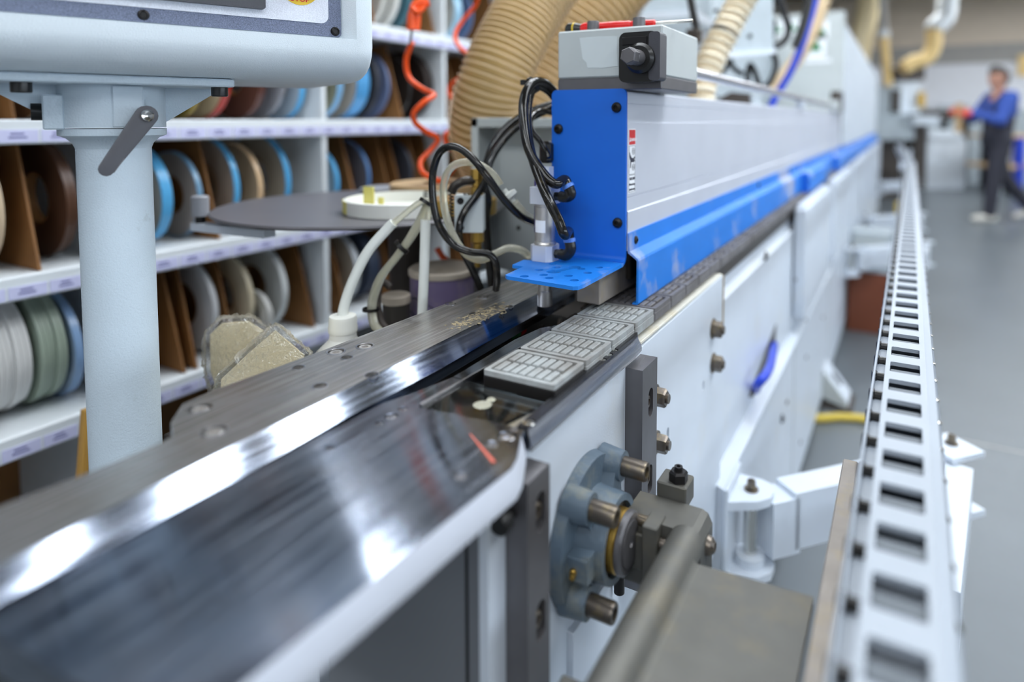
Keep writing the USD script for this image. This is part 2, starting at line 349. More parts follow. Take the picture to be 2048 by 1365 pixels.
# ================================================================ the hall
XL, XR, YF, YB, ZC = -3.4, 11.0, 18.5, -6.0, 4.3
st = dict(kind='structure')
obj('floor', box((XL, YB, FLOOR - .1), (XR, YF, FLOOR), 0), 'floor_concrete', label='smooth pale grey concrete factory floor', cat='floor', **st)
fj = thing('trim_1', 'narrow dark expansion joints crossing the grey concrete floor', 'floor joint', (0.4, 3.65, FLOOR), kind='structure')
for yy in (3.62, 9.6): obj('joint', box((-0.33, yy, FLOOR), (XR, yy + .012, FLOOR + .0008), 0), 'wall_grey', fj)
obj('ceiling', box((XL, YB, ZC), (XR, YF, ZC + .1), 0), 'ceiling_paint', label='dull brown factory ceiling deck', cat='ceiling', **st)
obj('wall_front', box((XL, YB - .1, FLOOR), (XR, YB, ZC), 0), 'wall_white', label='white end wall of the hall behind the camera', cat='wall', **st)
wb = thing('wall_back', 'far end wall of the hall, white below and taupe above', 'wall', (0, YF, FLOOR), kind='structure')
obj('lower_panel', box((XL, YF, FLOOR), (XR, YF + .1, 2.55), 0), 'wall_white', wb)
obj('grey_band', box((XL, YF - .02, 2.55), (XR, YF + .1, 3.0), 0), 'wall_grey', wb)
obj('upper_panel', box((XL, YF, 3.0), (XR, YF + .1, ZC), 0), 'wall_taupe', wb)
obj('wall_left', box((XL - .1, YB, FLOOR), (XL, YF, ZC), 0), 'wall_brown', label='plain dull brown side wall behind the shelving', cat='wall', **st)
wr = thing('wall_right', 'white side wall with a row of tall windows', 'wall', (XR, 6, FLOOR), kind='structure')
obj('lower_panel', box((XR, YB, FLOOR), (XR + .1, YF, 1.1), 0), 'wall_white', wr)
obj('upper_panel', box((XR, YB, 3.6), (XR + .1, YF, ZC), 0), 'wall_white', wr)
for i, (a, b) in enumerate([(-6, -4.6), (-1.4, -.4), (2.8, 3.8), (7, 8), (11.2, 12.2), (15.4, 18.5)]):
    obj('pier', box((XR, a, 1.1), (XR + .1, b, 3.6), 0), 'wall_white', wr)
for i, (a, b) in enumerate([(-4.6, -1.4), (-.4, 2.8), (3.8, 7), (8, 11.2), (12.2, 15.4)]):
    w = thing(f'window_{i + 1}', f'tall daylight window in the right wall, number {i + 1} counted from the near end', 'window', (XR + .05, (a + b) / 2, 1.1), kind='structure')
    fr = cat_(box((XR + .02, a, 1.1), (XR + .08, a + .08, 3.6)), box((XR + .02, b - .08, 1.1), (XR + .08, b, 3.6)), box((XR + .02, a, 1.1), (XR + .08, b, 1.18)), box((XR + .02, a, 3.52), (XR + .08, b, 3.6)), box((XR + .02, (a + b) / 2 - .03, 1.1), (XR + .08, (a + b) / 2 + .03, 3.6)))
    obj('window_frame', fr, 'glass_pane_frame', w)
    for q in (0, 1):
        obj('pane', box((XR + .045, a + .08 + q * ((b - a) / 2 - .05), 1.18), (XR + .055, (a + b) / 2 - .03 + q * ((b - a) / 2 - .05), 3.52), 0), 'window_pane', w)
for i, yy in enumerate((-2., 2.5, 7., 11.5, 16.)):
    obj(f'trim_{i + 2}', box((XL, yy, ZC - .28), (XR, yy + .16, ZC), 0), 'beam_brown', label=f'brown steel roof beam spanning the hall, beam {i + 1} from the camera end', cat='beam', **st)
LAMP_LABEL = ['ceiling strip lamp running lengthwise above the aisle beside the roller rail', 'ceiling strip lamp running lengthwise above the far aisle', 'thin ceiling strip lamp straight above the control console', 'ceiling strip lamp above the blue end plate', 'ceiling strip lamp above the near end of the beam', 'ceiling strip lamp above the middle of the beam', 'short ceiling strip lamp high above the shelving unit', 'ceiling strip lamp above the tower housing', 'ceiling strip lamp above the end of the roller rail', 'added ceiling fill lamp above the second machine in the background', 'added lengthwise ceiling fill lamp above the workbench at the far right', 'added ceiling fill lamp just behind the camera', 'added broad ceiling fill lamp farthest behind the camera']
for i, (lx, ly, wx, wy, pw) in enumerate(LAMPS):
    t = thing('strip_lamp', LAMP_LABEL[i], 'lamp', (lx, ly, LAMP_Z), group='ceiling strip lamps')
    obj('housing', box((lx - wx / 2 - .05, ly - wy / 2 - .05, LAMP_Z + .004), (lx + wx / 2 + .05, ly + wy / 2 + .05, LAMP_Z + .07)), 'duct_white', t)
    for s in (-.4, .4): obj('hanger', cyl((lx + s * wx, ly + s * wy * .8, LAMP_Z + .06), (lx + s * wx, ly + s * wy * .8, ZC), .01, 8), 'wall_grey', t)

# ================================================================ machine bed
ZT = 0.85
bed = thing('machine_bed', 'white painted steel machine bed with stepped side panels under the conveyor', 'machine', (-0.5, 3, FLOOR))
side = prism([(.54, -.28), (1.535, .20), (1.535, .829), (.985, .825), (.54, .817)], .012, [oval(1.373, .619, .012, .022), oval(1.13, .617, .013, .024)])
obj('side_plate', along(side, 'x', (-.382, 0, 0)), 'white_paint', bed)
obj('end_panel', box((-.62, .548, -.28), (-.372, .56, .80), .001), 'panel_shade_grey', bed)  # its dark grey stands in for shade under the table
obj('end_seam', box((-.405, .5465, -.28), (-.402, .549, .80), 0), 'black_steel', bed)
obj('corner_post', box((-.76, .60, FLOOR), (-.70, .68, .833)), 'white_paint', bed)
obj('cross_rail', box((-.76, .545, .10), (-.62, .60, .20)), 'dark_machine', bed)
# bed profile beyond the plate, swept along y: upper strip, ledge, panel, lower ledge, skirt
prof = [(-.60, .78), (-.412, .78), (-.412, .829), (-.405, .829), (-.405, .758), (-.385, .748), (-.385, .335), (-.352, .322), (-.352, -.30), (-.60, -.30)]
obj('side_panel', along(prism(prof, 4.45), 'y', (0, 1.5, 0)), 'white_paint', bed)
obj('base_frame', box((-.70, .7, -.30), (-.39, 5.9, .3), .003), 'grey_paint', bed)
obj('plinth', box((-.58, .9, FLOOR), (-.40, 12, -.28), .003), 'dark_machine', bed)
obj('deck', box((-.76, .96, .74), (-.545, 5.9, .80), .002), 'dark_machine', bed)
obj('top_ledge', box((-.405, .99, .8285), (-.372, 1.53, .834), .001), 'dusty_white', bed, label='dusty cream ledge along the chain')
obj('seam', box((-.353, 2.62, -.30), (-.3505, 2.632, .318), 0), 'grey_paint', bed)
obj('seam', box((-.353, 3.9, -.30), (-.3505, 3.912, .318), 0), 'grey_paint', bed)
# four cover boxes standing out from the side further on
for i, y0 in enumerate((2.74, 4.0, 5.6, 8.2)):
    y1 = (3.72, 5.3, 7.9, 11.9)[i]
    bx = obj('cover_box', box((-.378, y0, .395 if i < 2 else .345), (-.335 if i < 2 else -.34, y1, .842), .004), 'white_paint', bed)
    obj('lid', box((-.375, y0 + .03, .842), (-.345, y1 - .03, .855), .003), 'white_paint', bx)
obj('far_panel', box((-.60, 5.9, -.30), (-.352, 12.1, .33), .004), 'white_paint', bed)
obj('far_body', box((-.60, 5.9, .3), (-.392, 12.1, .83), .004), 'white_paint', bed)
for (u, v, xx) in ((1530, 512, -.385), (1612, 505, -.352), (1563, 838, -.352), (1590, 560, -.3515), (1610, 640, -.3515), (1648, 556, -.3515), (1645, 635, -.3515), (1600, 885, -.3515), (1612, 715, -.3515), (1573, 805, -.3515)):
    p = at(u, v, x=xx); d = 1.0 if v in (512, 505, 838) else .6
    obj('plug', button_bolt(p + [.0004, 0, 0], (1, 0, 0), .016 * d, .008 * d, 16), 'black_steel' if d == 1 else 'gunmetal', bed)
# slot in the side with a blue tube looping out
obj('slot_rim', along(prism([(1.93, .375), (1.99, .355), (2.36, .415), (2.38, .470), (2.30, .455)], .004), 'x', (-.3862, 0, 0)), 'oily_dark', bed, label='dark slot opening with bare edges')
tp = [at(1549, 690, x=-.38), at(1546, 705, x=-.355), at(1541, 730, x=-.34), at(1530, 752, x=-.335), at(1516, 768, x=-.35), at(1512, 780, x=-.378)]
obj('air_tube', tube(spline(tp, 8), .013, 14), 'blue_tube', label='blue plastic tube looping out of the slot in the white side panel', cat='tube')
# hexagonal bolts on the side plate
for (u, v) in ((1316, 788), (1318, 880)):
    p = at(u, v, x=-.368)
    obj('hex_bolt', hex_bolt((-.37, p[1] - .012, p[2]), (1, 0, 0), .0165, .022), 'bolt_steel', bed)
for (u, v) in ((1430, 655), (1430, 723)):
    p = at(u, v, x=-.368); obj('hex_bolt', hex_bolt((-.37, p[1] - .012, p[2]), (1, 0, 0), .0185, .022), 'bolt_steel', bed)
obj('hinge_pin', cyl((-.374, 1.537, .70), (-.374, 1.537, .828), .006, 10), 'brass', bed)
# triangular foot bracket with a slot
fo = thing('foot_bracket', 'small white triangular foot bracket standing out from the bed near the floor', 'bracket', (-.3, 3.75, FLOOR))
obj('gusset', along(prism([(-.352, -.30), (-.225, -.338), (-.225, -.31), (-.352, -.15)], .012), 'y', (0, 3.70, 0)), 'grey_paint', fo)
obj('sloped_face', hull([(-.352, 3.712, -.15), (-.352, 3.9, -.15), (-.225, 3.712, -.31), (-.225, 3.9, -.31), (-.352, 3.712, -.17), (-.352, 3.9, -.17), (-.225, 3.712, -.338), (-.225, 3.9, -.338)]), 'white_paint', fo)
obj('foot_plate', box((-.36, 3.68, FLOOR), (-.2, 3.92, FLOOR + .012)), 'dark_machine', fo)
obj('slot', hull([(-.315 + .004, 3.79, -.196), (-.27, 3.79, -.252), (-.315 + .004, 3.83, -.196), (-.27, 3.83, -.252), (-.309, 3.79, -.192), (-.265, 3.79, -.248), (-.309, 3.83, -.192), (-.265, 3.83, -.248)]), 'black_steel', fo)

# ================================================================ infeed table and rear fence plate
it = thing('infeed_table', 'polished steel infeed table in the foreground, brushed and scratched', 'machine table', (-.44, .4, .8))
top = [(-.562, .185), (-.353, .20), (-.3495, .285), (-.3435, .391), (-.337, .533), (-.343, .554), (-.365, .598), (-.365, .61), (-.40, .61), (-.51, .597), (-.51, .69), (-.530, .69), (-.545, .62), (-.556, .585), (-.559, .46)]
hole_list = [(*at(758, 847, z=ZT)[:2], .005), (*at(783, 833, z=ZT)[:2], .008), (*at(806, 818, z=ZT)[:2], .006), (*at(660, 896, z=ZT)[:2], .0055), (*at(985, 889, z=ZT)[:2], .0075), (*at(1013, 873, z=ZT)[:2], .0105), (*at(1030, 858, z=ZT)[:2], .007), (*at(922, 952, z=ZT)[:2], .007)]
tb = prism(top, .03).translate([0, 0, ZT - .03])
for hx, hy, hr in hole_list: tb = tb - CrossSection([circ(hx, hy, hr)]).extrude(.02).translate([0, 0, ZT - .006])
obj('table_top', tb, 'steel_brushed', it, smooth=20)
for hx, hy, hr in hole_list: obj('flush_screw', socket_bolt((hx, hy, ZT - .0062), (0, 0, 1), hr * .86, .0052, 16), 'steel_bright', it)
lst = [(-.530, .692), (-.512, .692), (-.506, .95), (-.512, .955), (-.528, .93), (-.536, .86)]
obj('left_strip', slab(lst, ZT - .025, ZT), 'steel_brushed', it)
ls2 = [(-.5115, .60), (-.508, .60), (-.504, .95), (-.5065, .95)]
obj('left_lip', slab(ls2, ZT - .022, ZT + .003), 'steel_bright', it)
rst = [(-.378, .612), (-.3645, .612), (-.3655, .93), (-.368, .965), (-.375, .982), (-.381, .975), (-.387, .88)]
rs = prism(rst, .026).translate([0, 0, ZT - .024])
rhl = [(-.371, .625, .008), (-.376, .845, .006), (-.377, .868, .007), (-.377, .889, .006)]
for hx, hy, hr in rhl: rs = rs - CrossSection([circ(hx, hy, hr)]).extrude(.02).translate([0, 0, ZT - .003])
obj('right_strip', rs, 'steel_dark', it)
obj('strip_edge', hull([(-.3644, .612, ZT), (-.3654, .93, ZT), (-.368, .965, ZT), (-.357, .607, ZT - .016), (-.359, .93, ZT - .016), (-.362, .968, ZT - .016), (-.357, .607, ZT - .022), (-.359, .93, ZT - .022), (-.362, .968, ZT - .022), (-.368, .965, ZT - .024), (-.364, .612, ZT - .024)]), 'steel_bright', it)
for hx, hy, hr in rhl: obj('flush_screw', socket_bolt((hx, hy, ZT - .0035), (0, 0, 1), hr * .88, .0045, 16), 'chrome', it)
acr = [(-.5065, .598), (-.399, .611), (-.382, .690), (-.5045, .692)]
obj('insert_bed', slab(acr, ZT - .03, ZT - .012), 'dusty_bar', it)
obj('acrylic_insert', slab(acr, ZT - .006, ZT - .001), 'acrylic', it, label='clear acrylic insert plate')
for u, v in ((873, 808), (993, 836)): obj('insert_screw', lathe([(.007, 0), (.007, .004), (.0045, .004), (.0042, .001), (0, .001)], at(u, v, z=ZT - .012), (0, 0, 1), 18), 'gunmetal', it)
obj('residue', lathe([(.006, 0), (.005, .0012), (0, .0016)], at(982, 800, z=ZT - .0008), (0, 0, 1), 9), 'clear_tube', it)
obj('residue', lathe([(.012, 0), (.010, .0005), (0, .0007)], at(965, 810, z=ZT - .0008), (0, 0, 1), 11), 'clear_tube', it)
a, b = at(940, 868, z=ZT + .0003), at(988, 925, z=ZT + .0003); sd = np.cross(b - a, [0, 0, 1]); sd *= .0022 / np.linalg.norm(sd)
obj('red_mark', hull([a - sd * .3, a + sd * .3, b - sd, b + sd, a - sd * .3 - [0, 0, .0004], a + sd * .3 - [0, 0, .0004], b - sd - [0, 0, .0004], b + sd - [0, 0, .0004]]), 'marker_red', it, label='faded red marker stroke')
# the narrow apron below the table
ev = [(-.3525, .20), (-.349, .285), (-.343, .391), (-.3365, .533), (-.3425, .554), (-.3645, .598)]
fv = []; ff = []
for k, (ex, ey) in enumerate(ev): fv += [(ex, ey, ZT - .0004), (ex + .006, ey, ZT - .019), (ex + .006, ey, ZT - .030), (ex, ey, ZT - .030)]
for k in range(len(ev) - 1):
    for q in range(4): ff += [(4 * k + q, 4 * k + 4 + q, 4 * k + 4 + (q + 1) % 4), (4 * k + q, 4 * k + 4 + (q + 1) % 4, 4 * k + (q + 1) % 4)]
m_ = 4 * len(ev) - 4; ff += [(0, 1, 2), (0, 2, 3), (m_, m_ + 2, m_ + 1), (m_, m_ + 3, m_ + 2)]
et = trimesh.Trimesh(fv, ff, process=False); et.fix_normals()
obj('table_edge', et, 'aluminium', it, smooth=25)
obj('apron', box((-.55, .2, ZT - .036), (-.36, .53, ZT - .0305), .001), 'white_paint', it)

fp = thing('rear_fence_plate', 'thick polished steel fence plate with countersunk screws behind the infeed table', 'machine plate', (-.63, .6, .8))
ZF = .868
poly = [(-.580, .15), (-.584, .209), (-.592, .408), (-.600, .74), (-.604, .922), (-.608, 1.16), (-.713, 1.16), (-.713, 1.097), (-.727, .634), (-.736, .48), (-.732, .44), (-.698, .406), (-.666, .39), (-.662, .376), (-.665, .309), (-.674, .244), (-.68, .15)]
fpm = prism(poly, .034).translate([0, 0, ZF - .034])
zb_ = ZF - .0185
face = [((-.580, .15), (-.567, .15)), ((-.592, .408), (-.5615, .385)), ((-.597, .60), (-.5665, .535)), ((-.600, .74), (-.564, .70)), ((-.604, .922), (-.569, .85)), ((-.608, 1.16), (-.578, 1.16))]
fh = []
for u, v, r in ((400, 817, .0115), (433, 865, .0120), (672, 704, .0115), (730, 693, .0115), (597, 736, .0075), (640, 773, .0085), (693, 716, .0075), (744, 751, .0085), (901, 608, .0085), (966, 595, .0085), (950, 629, .0085), (1017, 614, .0085)):
    p = at(u, v, z=ZF)
    if v == 865: p[0] -= .004
    fh.append((p[0], p[1], r))
for hx, hy, hr in fh: fpm = fpm - CrossSection([circ(hx, hy, hr, 24)]).extrude(.02).translate([0, 0, ZF - .007])
obj('plate', fpm, 'steel_worn', fp, smooth=20)
fv = []; ff = []
for (a, b_) in face: fv += [(*a, ZF), (*b_, zb_), (*b_, zb_ - .016), (*a, zb_ - .016)]
for i in range(len(face) - 1):
    for k in range(4):
        q = (4 * i + k, 4 * i + 4 + k, 4 * i + 4 + (k + 1) % 4, 4 * i + (k + 1) % 4); ff += [(q[0], q[1], q[2]), (q[0], q[2], q[3])]
e_ = 4 * len(face) - 4; ff += [(0, 1, 2), (0, 2, 3), (e_, e_ + 2, e_ + 1), (e_, e_ + 3, e_ + 2)]
ft_ = trimesh.Trimesh(fv, ff, process=False); ft_.fix_normals()
obj('sloped_face', ft_, 'steel_brushed', fp, smooth=25)
for hx, hy, hr in fh:
    big = hr > .01
    if big: obj('screw', socket_bolt((hx, hy, ZF - .0072), (0, 0, 1), hr * .80, .0068, 20), 'steel_satin', fp)
    obj('screw_seat', lathe([(hr * 1.18, 0), (hr * 1.18, .0006), (hr * .98, .0006), (hr * .98, 0), (hr * 1.18, 0)], (hx, hy, ZF + .0001), (0, 0, 1), 24), 'steel_bright', fp)
obj('mounting_rail', box((-.69, .48, ZF - .12), (-.64, .95, ZF - .0345), .002), 'dark_machine', fp)
# a drift of sawdust on the plate
rr = np.random.default_rng(3); ds = []
for k in range(240):
    t = rr.random(); p = at(905 + 105 * t + rr.normal(0, 9), 652 - 38 * t + rr.normal(0, 5), z=ZF + .0003)
    ds.append(lathe([(.001 + .003 * rr.random() ** 2, 0), (.0006, .0003), (0, .0004)], p, (0, 0, 1), 7))
obj('sawdust', cat_(*ds), 'dust_sand', label='small drift of pale sawdust on the steel fence plate beside the piston rod', cat='sawdust', kind='stuff')
# hose with a green and red band in the gap
hp = [at(742, 822, z=.80), at(790, 800, z=.82), at(800, 796, z=.822)]
t = thing('banded_hose', 'dark hose end with green and red bands in the gap beside the infeed table', 'hose', hp[1])
obj('hose', tube(spline([at(720, 838, z=.79), hp[0], at(765, 812, z=.815)], 6), .011, 14), 'black_plastic', t)
obj('green_band', tube(spline([at(765, 812, z=.815), at(779, 806, z=.816)], 3), .0125, 16), 'green_band', t)
obj('red_band', tube(spline([at(779, 806, z=.816), at(787, 802, z=.817)], 3), .0127, 16), 'danger_red', t)
obj('end_cap', tube(spline([at(787, 802, z=.817), at(796, 797, z=.818)], 3), .0125, 16), 'oily_dark', t)
t = thing('banded_hose', 'dark hose end with green and red bands further back under the blue shelf', 'hose', at(1035, 662, z=.82))
obj('hose', tube(spline([at(1000, 680, z=.80), at(1020, 668, z=.815)], 6), .010, 14), 'black_plastic', t)
obj('green_band', tube(spline([at(1020, 668, z=.815), at(1034, 662, z=.816)], 3), .0115, 16), 'green_band', t)
obj('red_band', tube(spline([at(1034, 662, z=.816), at(1043, 657, z=.817)], 3), .0117, 16), 'danger_red', t)
obj('inner_guard', slab([(-.60, .62), (-.555, .62), (-.545, .72), (-.60, .75)], .79, .80), 'white_paint', bed)
cl = []
for k in range(14):
    p = np.array([-.575 + rr.random() * .05, 1.0 + rr.random() * .16, .80 + rr.random() * .02])
    q = p + [rr.normal(0, .02), .03 + rr.random() * .04, rr.normal(0, .006)]
    cl.append(tube(spline([p, (p + q) / 2 + [0, 0, .012], q], 4), .003 + .005 * rr.random(), 8))
obj('cable_clutter', cat_(*cl), 'oily_dark', label='tangle of oily cables in the dark gap beneath the blue shelf', cat='cables', kind='stuff')

# ================================================================ conveyor chain
ch = thing('conveyor_chain', 'conveyor chain of grey rubber grip pads running under the blue pressure beam', 'conveyor', (-.432, 3, .80))
PITCHY = .0945
def pad_mesh(detail):
    hw, hl = .0545, .0445
    body = box((-hw, -hl, -.024), (hw, hl, -.007), .002)
    rim = slab(rrect(-hw, -hl, hw, hl, .004, 2), -.007, 0, [rrect(-hw + .007, -hl + .007, hw - .007, hl - .007, .003, 2)])
    floor_ = box((-hw + .006, -hl + .006, -.008), (hw - .006, hl - .006, -.0045), 0)
    return body, cat_(rim, floor_)
pb, prm = pad_mesh(1)
blocks = []
for r_ in (0, 1):
    for c_ in range(7):
        x0 = -.0545 + .010 + c_ * .01275; y0 = (-.0345, .0025)[r_]
        blocks.append(box((x0, y0, -.006), (x0 + .0092, y0 + .032, .0005), .0012))
for k in range(66):
    y = .745 + k * PITCHY; ox = -.4325 - .0002 * k
    o = np.array([ox, y, .8655])
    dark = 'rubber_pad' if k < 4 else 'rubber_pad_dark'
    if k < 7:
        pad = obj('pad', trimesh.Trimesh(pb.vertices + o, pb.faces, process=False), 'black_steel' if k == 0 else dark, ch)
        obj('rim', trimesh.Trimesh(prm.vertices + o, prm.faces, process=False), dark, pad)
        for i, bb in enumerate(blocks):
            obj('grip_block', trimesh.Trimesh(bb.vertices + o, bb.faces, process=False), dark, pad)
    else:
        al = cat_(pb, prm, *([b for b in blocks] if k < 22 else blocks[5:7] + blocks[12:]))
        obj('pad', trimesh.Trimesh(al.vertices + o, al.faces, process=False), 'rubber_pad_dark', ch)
obj('track', box((-.485, .78, .80), (-.4135, 5.88, .838), .002), 'oily_dark', ch)
obj('slide_strip', box((-.4045, 1.54, .80), (-.393, 5.88, .838), .001), 'oily_dark', ch)
# ================================================================ pressure beam with its blue end plate and guard
Y0, YE = 1.08, 5.45
pbm = thing('pressure_beam', 'long silver aluminium pressure beam above the conveyor chain', 'beam', (-.51, 3.2, .99))
bp = [(-.586, .962), (-.586, 1.252), (-.44, 1.252), (-.4375, 1.2495), (-.4375, 1.2300), (-.4390, 1.2295), (-.4390, 1.2285), (-.4375, 1.2280), (-.4375, 1.1945), (-.4365, 1.1935), (-.4365, 1.0615), (-.4385, 1.061), (-.4385, 1.0595), (-.4365, 1.059), (-.4365, 1.035), (-.4345, 1.033), (-.4345, .962)]
obj('profile', along(prism(bp, YE - Y0 - .006), 'y', (0, Y0 + .005, 0)), 'aluminium', pbm, smooth=12)
obj('end_cap', box((-.46, YE, 1.10), (-.432, YE + .03, 1.27), .002), 'black_steel', pbm)
obj('under_block', box((-.505, 1.02, .875), (-.46, 1.20, .925), .002), 'dusty_bar', pbm, label='bare metal block under the beam')
obj('under_rail', box((-.545, 1.14, .895), (-.45, 5.3, .962), .002), 'oily_dark', pbm)
obj('press_roller', cyl((-.555, 1.13, .89), (-.525, 1.13, .89), .022, 20, .003), 'chrome', pbm)
for k in range(24): obj('press_wheel', cyl((-.50, 1.30 + k * .17, .893), (-.46, 1.30 + k * .17, .893), .024, 18, .003), 'oily_dark', pbm)

ep = thing('blue_end_plate', 'bright blue end plate with a drilled shelf at the near end of the beam', 'machine plate', (-.512, 1.0, .943))
zb, yb = .943, Y0
plate = prism([(-.587, .953), (-.436, .953)] + [q for q in rrect(-.587, .90, -.436, 1.256, .010) if q[1] > 1.2], .006)
obj('plate', along(plate, 'y', (0, yb - .003, 0)), 'blue_paint', ep)
arc = [(yb + .003 - .014 * (1 - math.cos(a)), .953 - .014 * math.sin(a)) for a in np.linspace(0, math.pi / 2, 7)] + [(yb - .003 - .008 * (1 - math.cos(a)), .953 - .008 * math.sin(a)) for a in np.linspace(math.pi / 2, 0, 7)]
obj('bend', along(prism(arc, .151), 'x', (-.587, 0, 0)), 'blue_paint', ep)
sh_o = [(-.436, yb - .011), (-.4335, yb - .18), (-.436, yb - .195), (-.442, yb - .200), (-.568, yb - .192), (-.575, yb - .186), (-.580, yb - .12), (-.604, yb - .118), (-.608, yb - .072), (-.587, yb - .068), (-.587, yb - .011)]
holes = [circ(x, y, .0075, 16) for x, y in ((-.542, .900), (-.543, .951), (-.519, .924), (-.501, .91), (-.545, 1.003), (-.526, .982), (-.480, .938), (-.458, .916), (-.483, .993), (-.461, .972), (-.461, 1.018))]
dumb = CrossSection([circ(-.516, .953, .013, 20)]) + CrossSection([circ(-.499, .999, .011, 20)]) + CrossSection([[(-.522, .955), (-.507, .95), (-.493, .999), (-.506, 1.001)]])
sh = (CrossSection([sh_o], FillRule.EvenOdd) - CrossSection(holes, FillRule.EvenOdd) - dumb).extrude(.006).translate([0, 0, zb - .006])
obj('drilled_shelf', sh, 'blue_dusty', ep, smooth=20)
for (u, v) in ((1233, 215), (1117, 258), (1235, 446)):
    p = at(u, v, y=yb - .004); obj('button_screw', button_bolt(p, (0, -1, 0), .0095, .006), 'black_steel', ep)

gd = thing('blue_guard', 'long blue folded sheet guard along the lower edge of the beam', 'guard', (-.42, 3, .87))
def guard(y0, y1):
    g = [(-.4345, .995), (-.4315, .995), (-.4300, .962), (-.4145, .950), (-.4125, .946), (-.4125, .869), (-.4145, .866), (-.424, .866), (-.424, .869), (-.4165, .870), (-.4160, .946), (-.4175, .948), (-.4335, .959)]
    return along(prism(g, y1 - y0), 'y', (0, y0, 0))
obj('sheet', guard(1.083, 11.9), 'blue_dusty', gd, smooth=20)
for v0, v1, y0, y1 in ((1600, 345, 3.17, 3.95), (1665, 313, 4.66, 11.6)):
    q = [(-.4125, .866), (-.378, .866), (-.378, .935), (-.381, .945), (-.389, .953), (-.400, .956), (-.4125, .953)]
    bx = obj('cover', along(prism(q, y1 - y0), 'y', (0, y0, 0)), 'blue_dusty', gd)
    obj('end_face', along(prism(q, .004), 'y', (0, y0 - .004, 0)), 'blue_paint', bx)
for yy in (1.115, 2.26, 2.95, 3.2, 3.6): obj('button_screw', button_bolt((-.431, yy, .978), (1, 0, 0), .008, .004, 16), 'black_steel', gd)

# danger sticker on the beam
sx = -.4362
dg = thing('danger_label', 'small red and white danger sticker with a hand pictogram on the beam', 'sticker', (sx, 1.1, 1.07))
ya, yb2, za, zb2 = 1.0895, 1.1235, 1.066, 1.184
obj('backing', box((sx - .0002, ya, za), (sx + .0004, yb2, zb2), 0), 'sticker_white', dg)
obj('red_field', box((sx + .0003, ya + .002, 1.155), (sx + .0007, yb2 - .002, 1.182), 0), 'danger_red', dg)
def text(s, h, y, z, x, mat, par, name='lettering', bold=True, d=.0005):
    t = meshkit.text_mesh(s, h, d, bold); v = t.vertices; w = v[:, 0].max() - v[:, 0].min()
    t = trimesh.Trimesh(np.stack([np.full(len(v), x) + v[:, 2], y + v[:, 0] - v[:, 0].min(), z + v[:, 1]], 1), t.faces, process=False)
    return obj(name, t, mat, par, smooth=False), w
text('DANGER', .0052, ya + .0095, 1.1615, sx + .0006, 'sticker_white', dg)
tri = prism([(ya + .0035, 1.1605), (ya + .0085, 1.1605), (ya + .006, 1.1685)], .0005); obj('warning_triangle', along(tri, 'x', (sx + .0006, 0, 0)), 'sticker_white', dg)
fr = prism([(ya + .002, 1.1005), (yb2 - .002, 1.1005), (yb2 - .002, 1.153), (ya + .002, 1.153)], .0004, [[(ya + .0026, 1.1011), (yb2 - .0026, 1.1011), (yb2 - .0026, 1.1524), (ya + .0026, 1.1524)]])
obj('pictogram_frame', along(fr, 'x', (sx + .0004, 0, 0)), 'ink', dg)
fr = prism([(ya + .002, za + .002), (yb2 - .002, za + .002), (yb2 - .002, 1.0995), (ya + .002, 1.0995)], .0004, [[(ya + .0026, za + .0026), (yb2 - .0026, za + .0026), (yb2 - .0026, 1.0989), (ya + .0026, 1.0989)]])
obj('text_frame', along(fr, 'x', (sx + .0004, 0, 0)), 'ink', dg)
for zz_ in (1.1425, 1.1135):
    rg = prism(circ(ya + .023, zz_, .0063, 20), .0004, [circ(ya + .023, zz_, .0055, 20)]) + prism(circ(ya + .023, zz_, .003, 14), .0004, [circ(ya + .023, zz_, .0024, 14)])
    obj('roller_symbol', along(rg, 'x', (sx + .0004, 0, 0)), 'ink', dg)
hand = [(ya + .0045, 1.142), (ya + .008, 1.136), (ya + .014, 1.131), (ya + .023, 1.1295), (ya + .029, 1.133), (ya + .030, 1.130), (ya + .026, 1.1275), (ya + .030, 1.1255), (ya + .029, 1.1235), (ya + .024, 1.125), (ya + .026, 1.122), (ya + .018, 1.123), (ya + .012, 1.123), (ya + .0095, 1.112), (ya + .0075, 1.113), (ya + .0085, 1.126), (ya + .0045, 1.132)]
obj('hand_symbol', along(prism(hand, .0006), 'x', (sx + .0004, 0, 0)), 'ink', dg)
text('ROLLING', .0044, ya + .006, 1.0905, sx + .0004, 'ink', dg); text('Please keep', .0036, ya + .004, 1.0805, sx + .0004, 'ink', dg); text('hands away', .0036, ya + .0045, 1.0715, sx + .0004, 'ink', dg)

# ---------------------------------------------------------------- adjuster head on the beam
hd = thing('adjuster_head', 'white painted adjuster housing standing on the near end of the beam', 'machine housing', (-.475, 1.2, 1.254))
hx0, hx1 = -.577, -.372
hy0, hy1 = 1.082, 1.30
obj('foot_plate', box((hx0, hy0, 1.2535), (hx1 + .0, hy1, 1.277), .002), 'gunmetal', hd)
obj('housing', box((hx0, hy0, 1.277), (hx1, hy1, 1.3655), .003), 'grey_paint', hd)
ns = np.array([at(u, v, y=hy0 - .0006)[[0, 2]] for u, v in ((1159, 76), (1197, 73), (1234, 73), (1234, 100), (1236, 132), (1205, 136), (1175, 136), (1173, 126), (1165, 117), (1162, 95))])
obj('worn_sticker', along(prism(ns, .0008), 'y', (0, hy0 - .0008, 0)), 'sticker_grey', hd, label='torn blank sticker')
ia, ib = at(1238, 66, y=hy0 - .03), at(1321, 163, y=hy0 - .03); ix0, ix1, iz0, iz1 = ia[0], ib[0], ib[2], ia[2]
di = obj('position_indicator', along(prism(rrect(ix0, iz0, ix1 - .006, iz1, .012), .030), 'y', (0, hy0 - .030, 0)), 'black_plastic', hd)
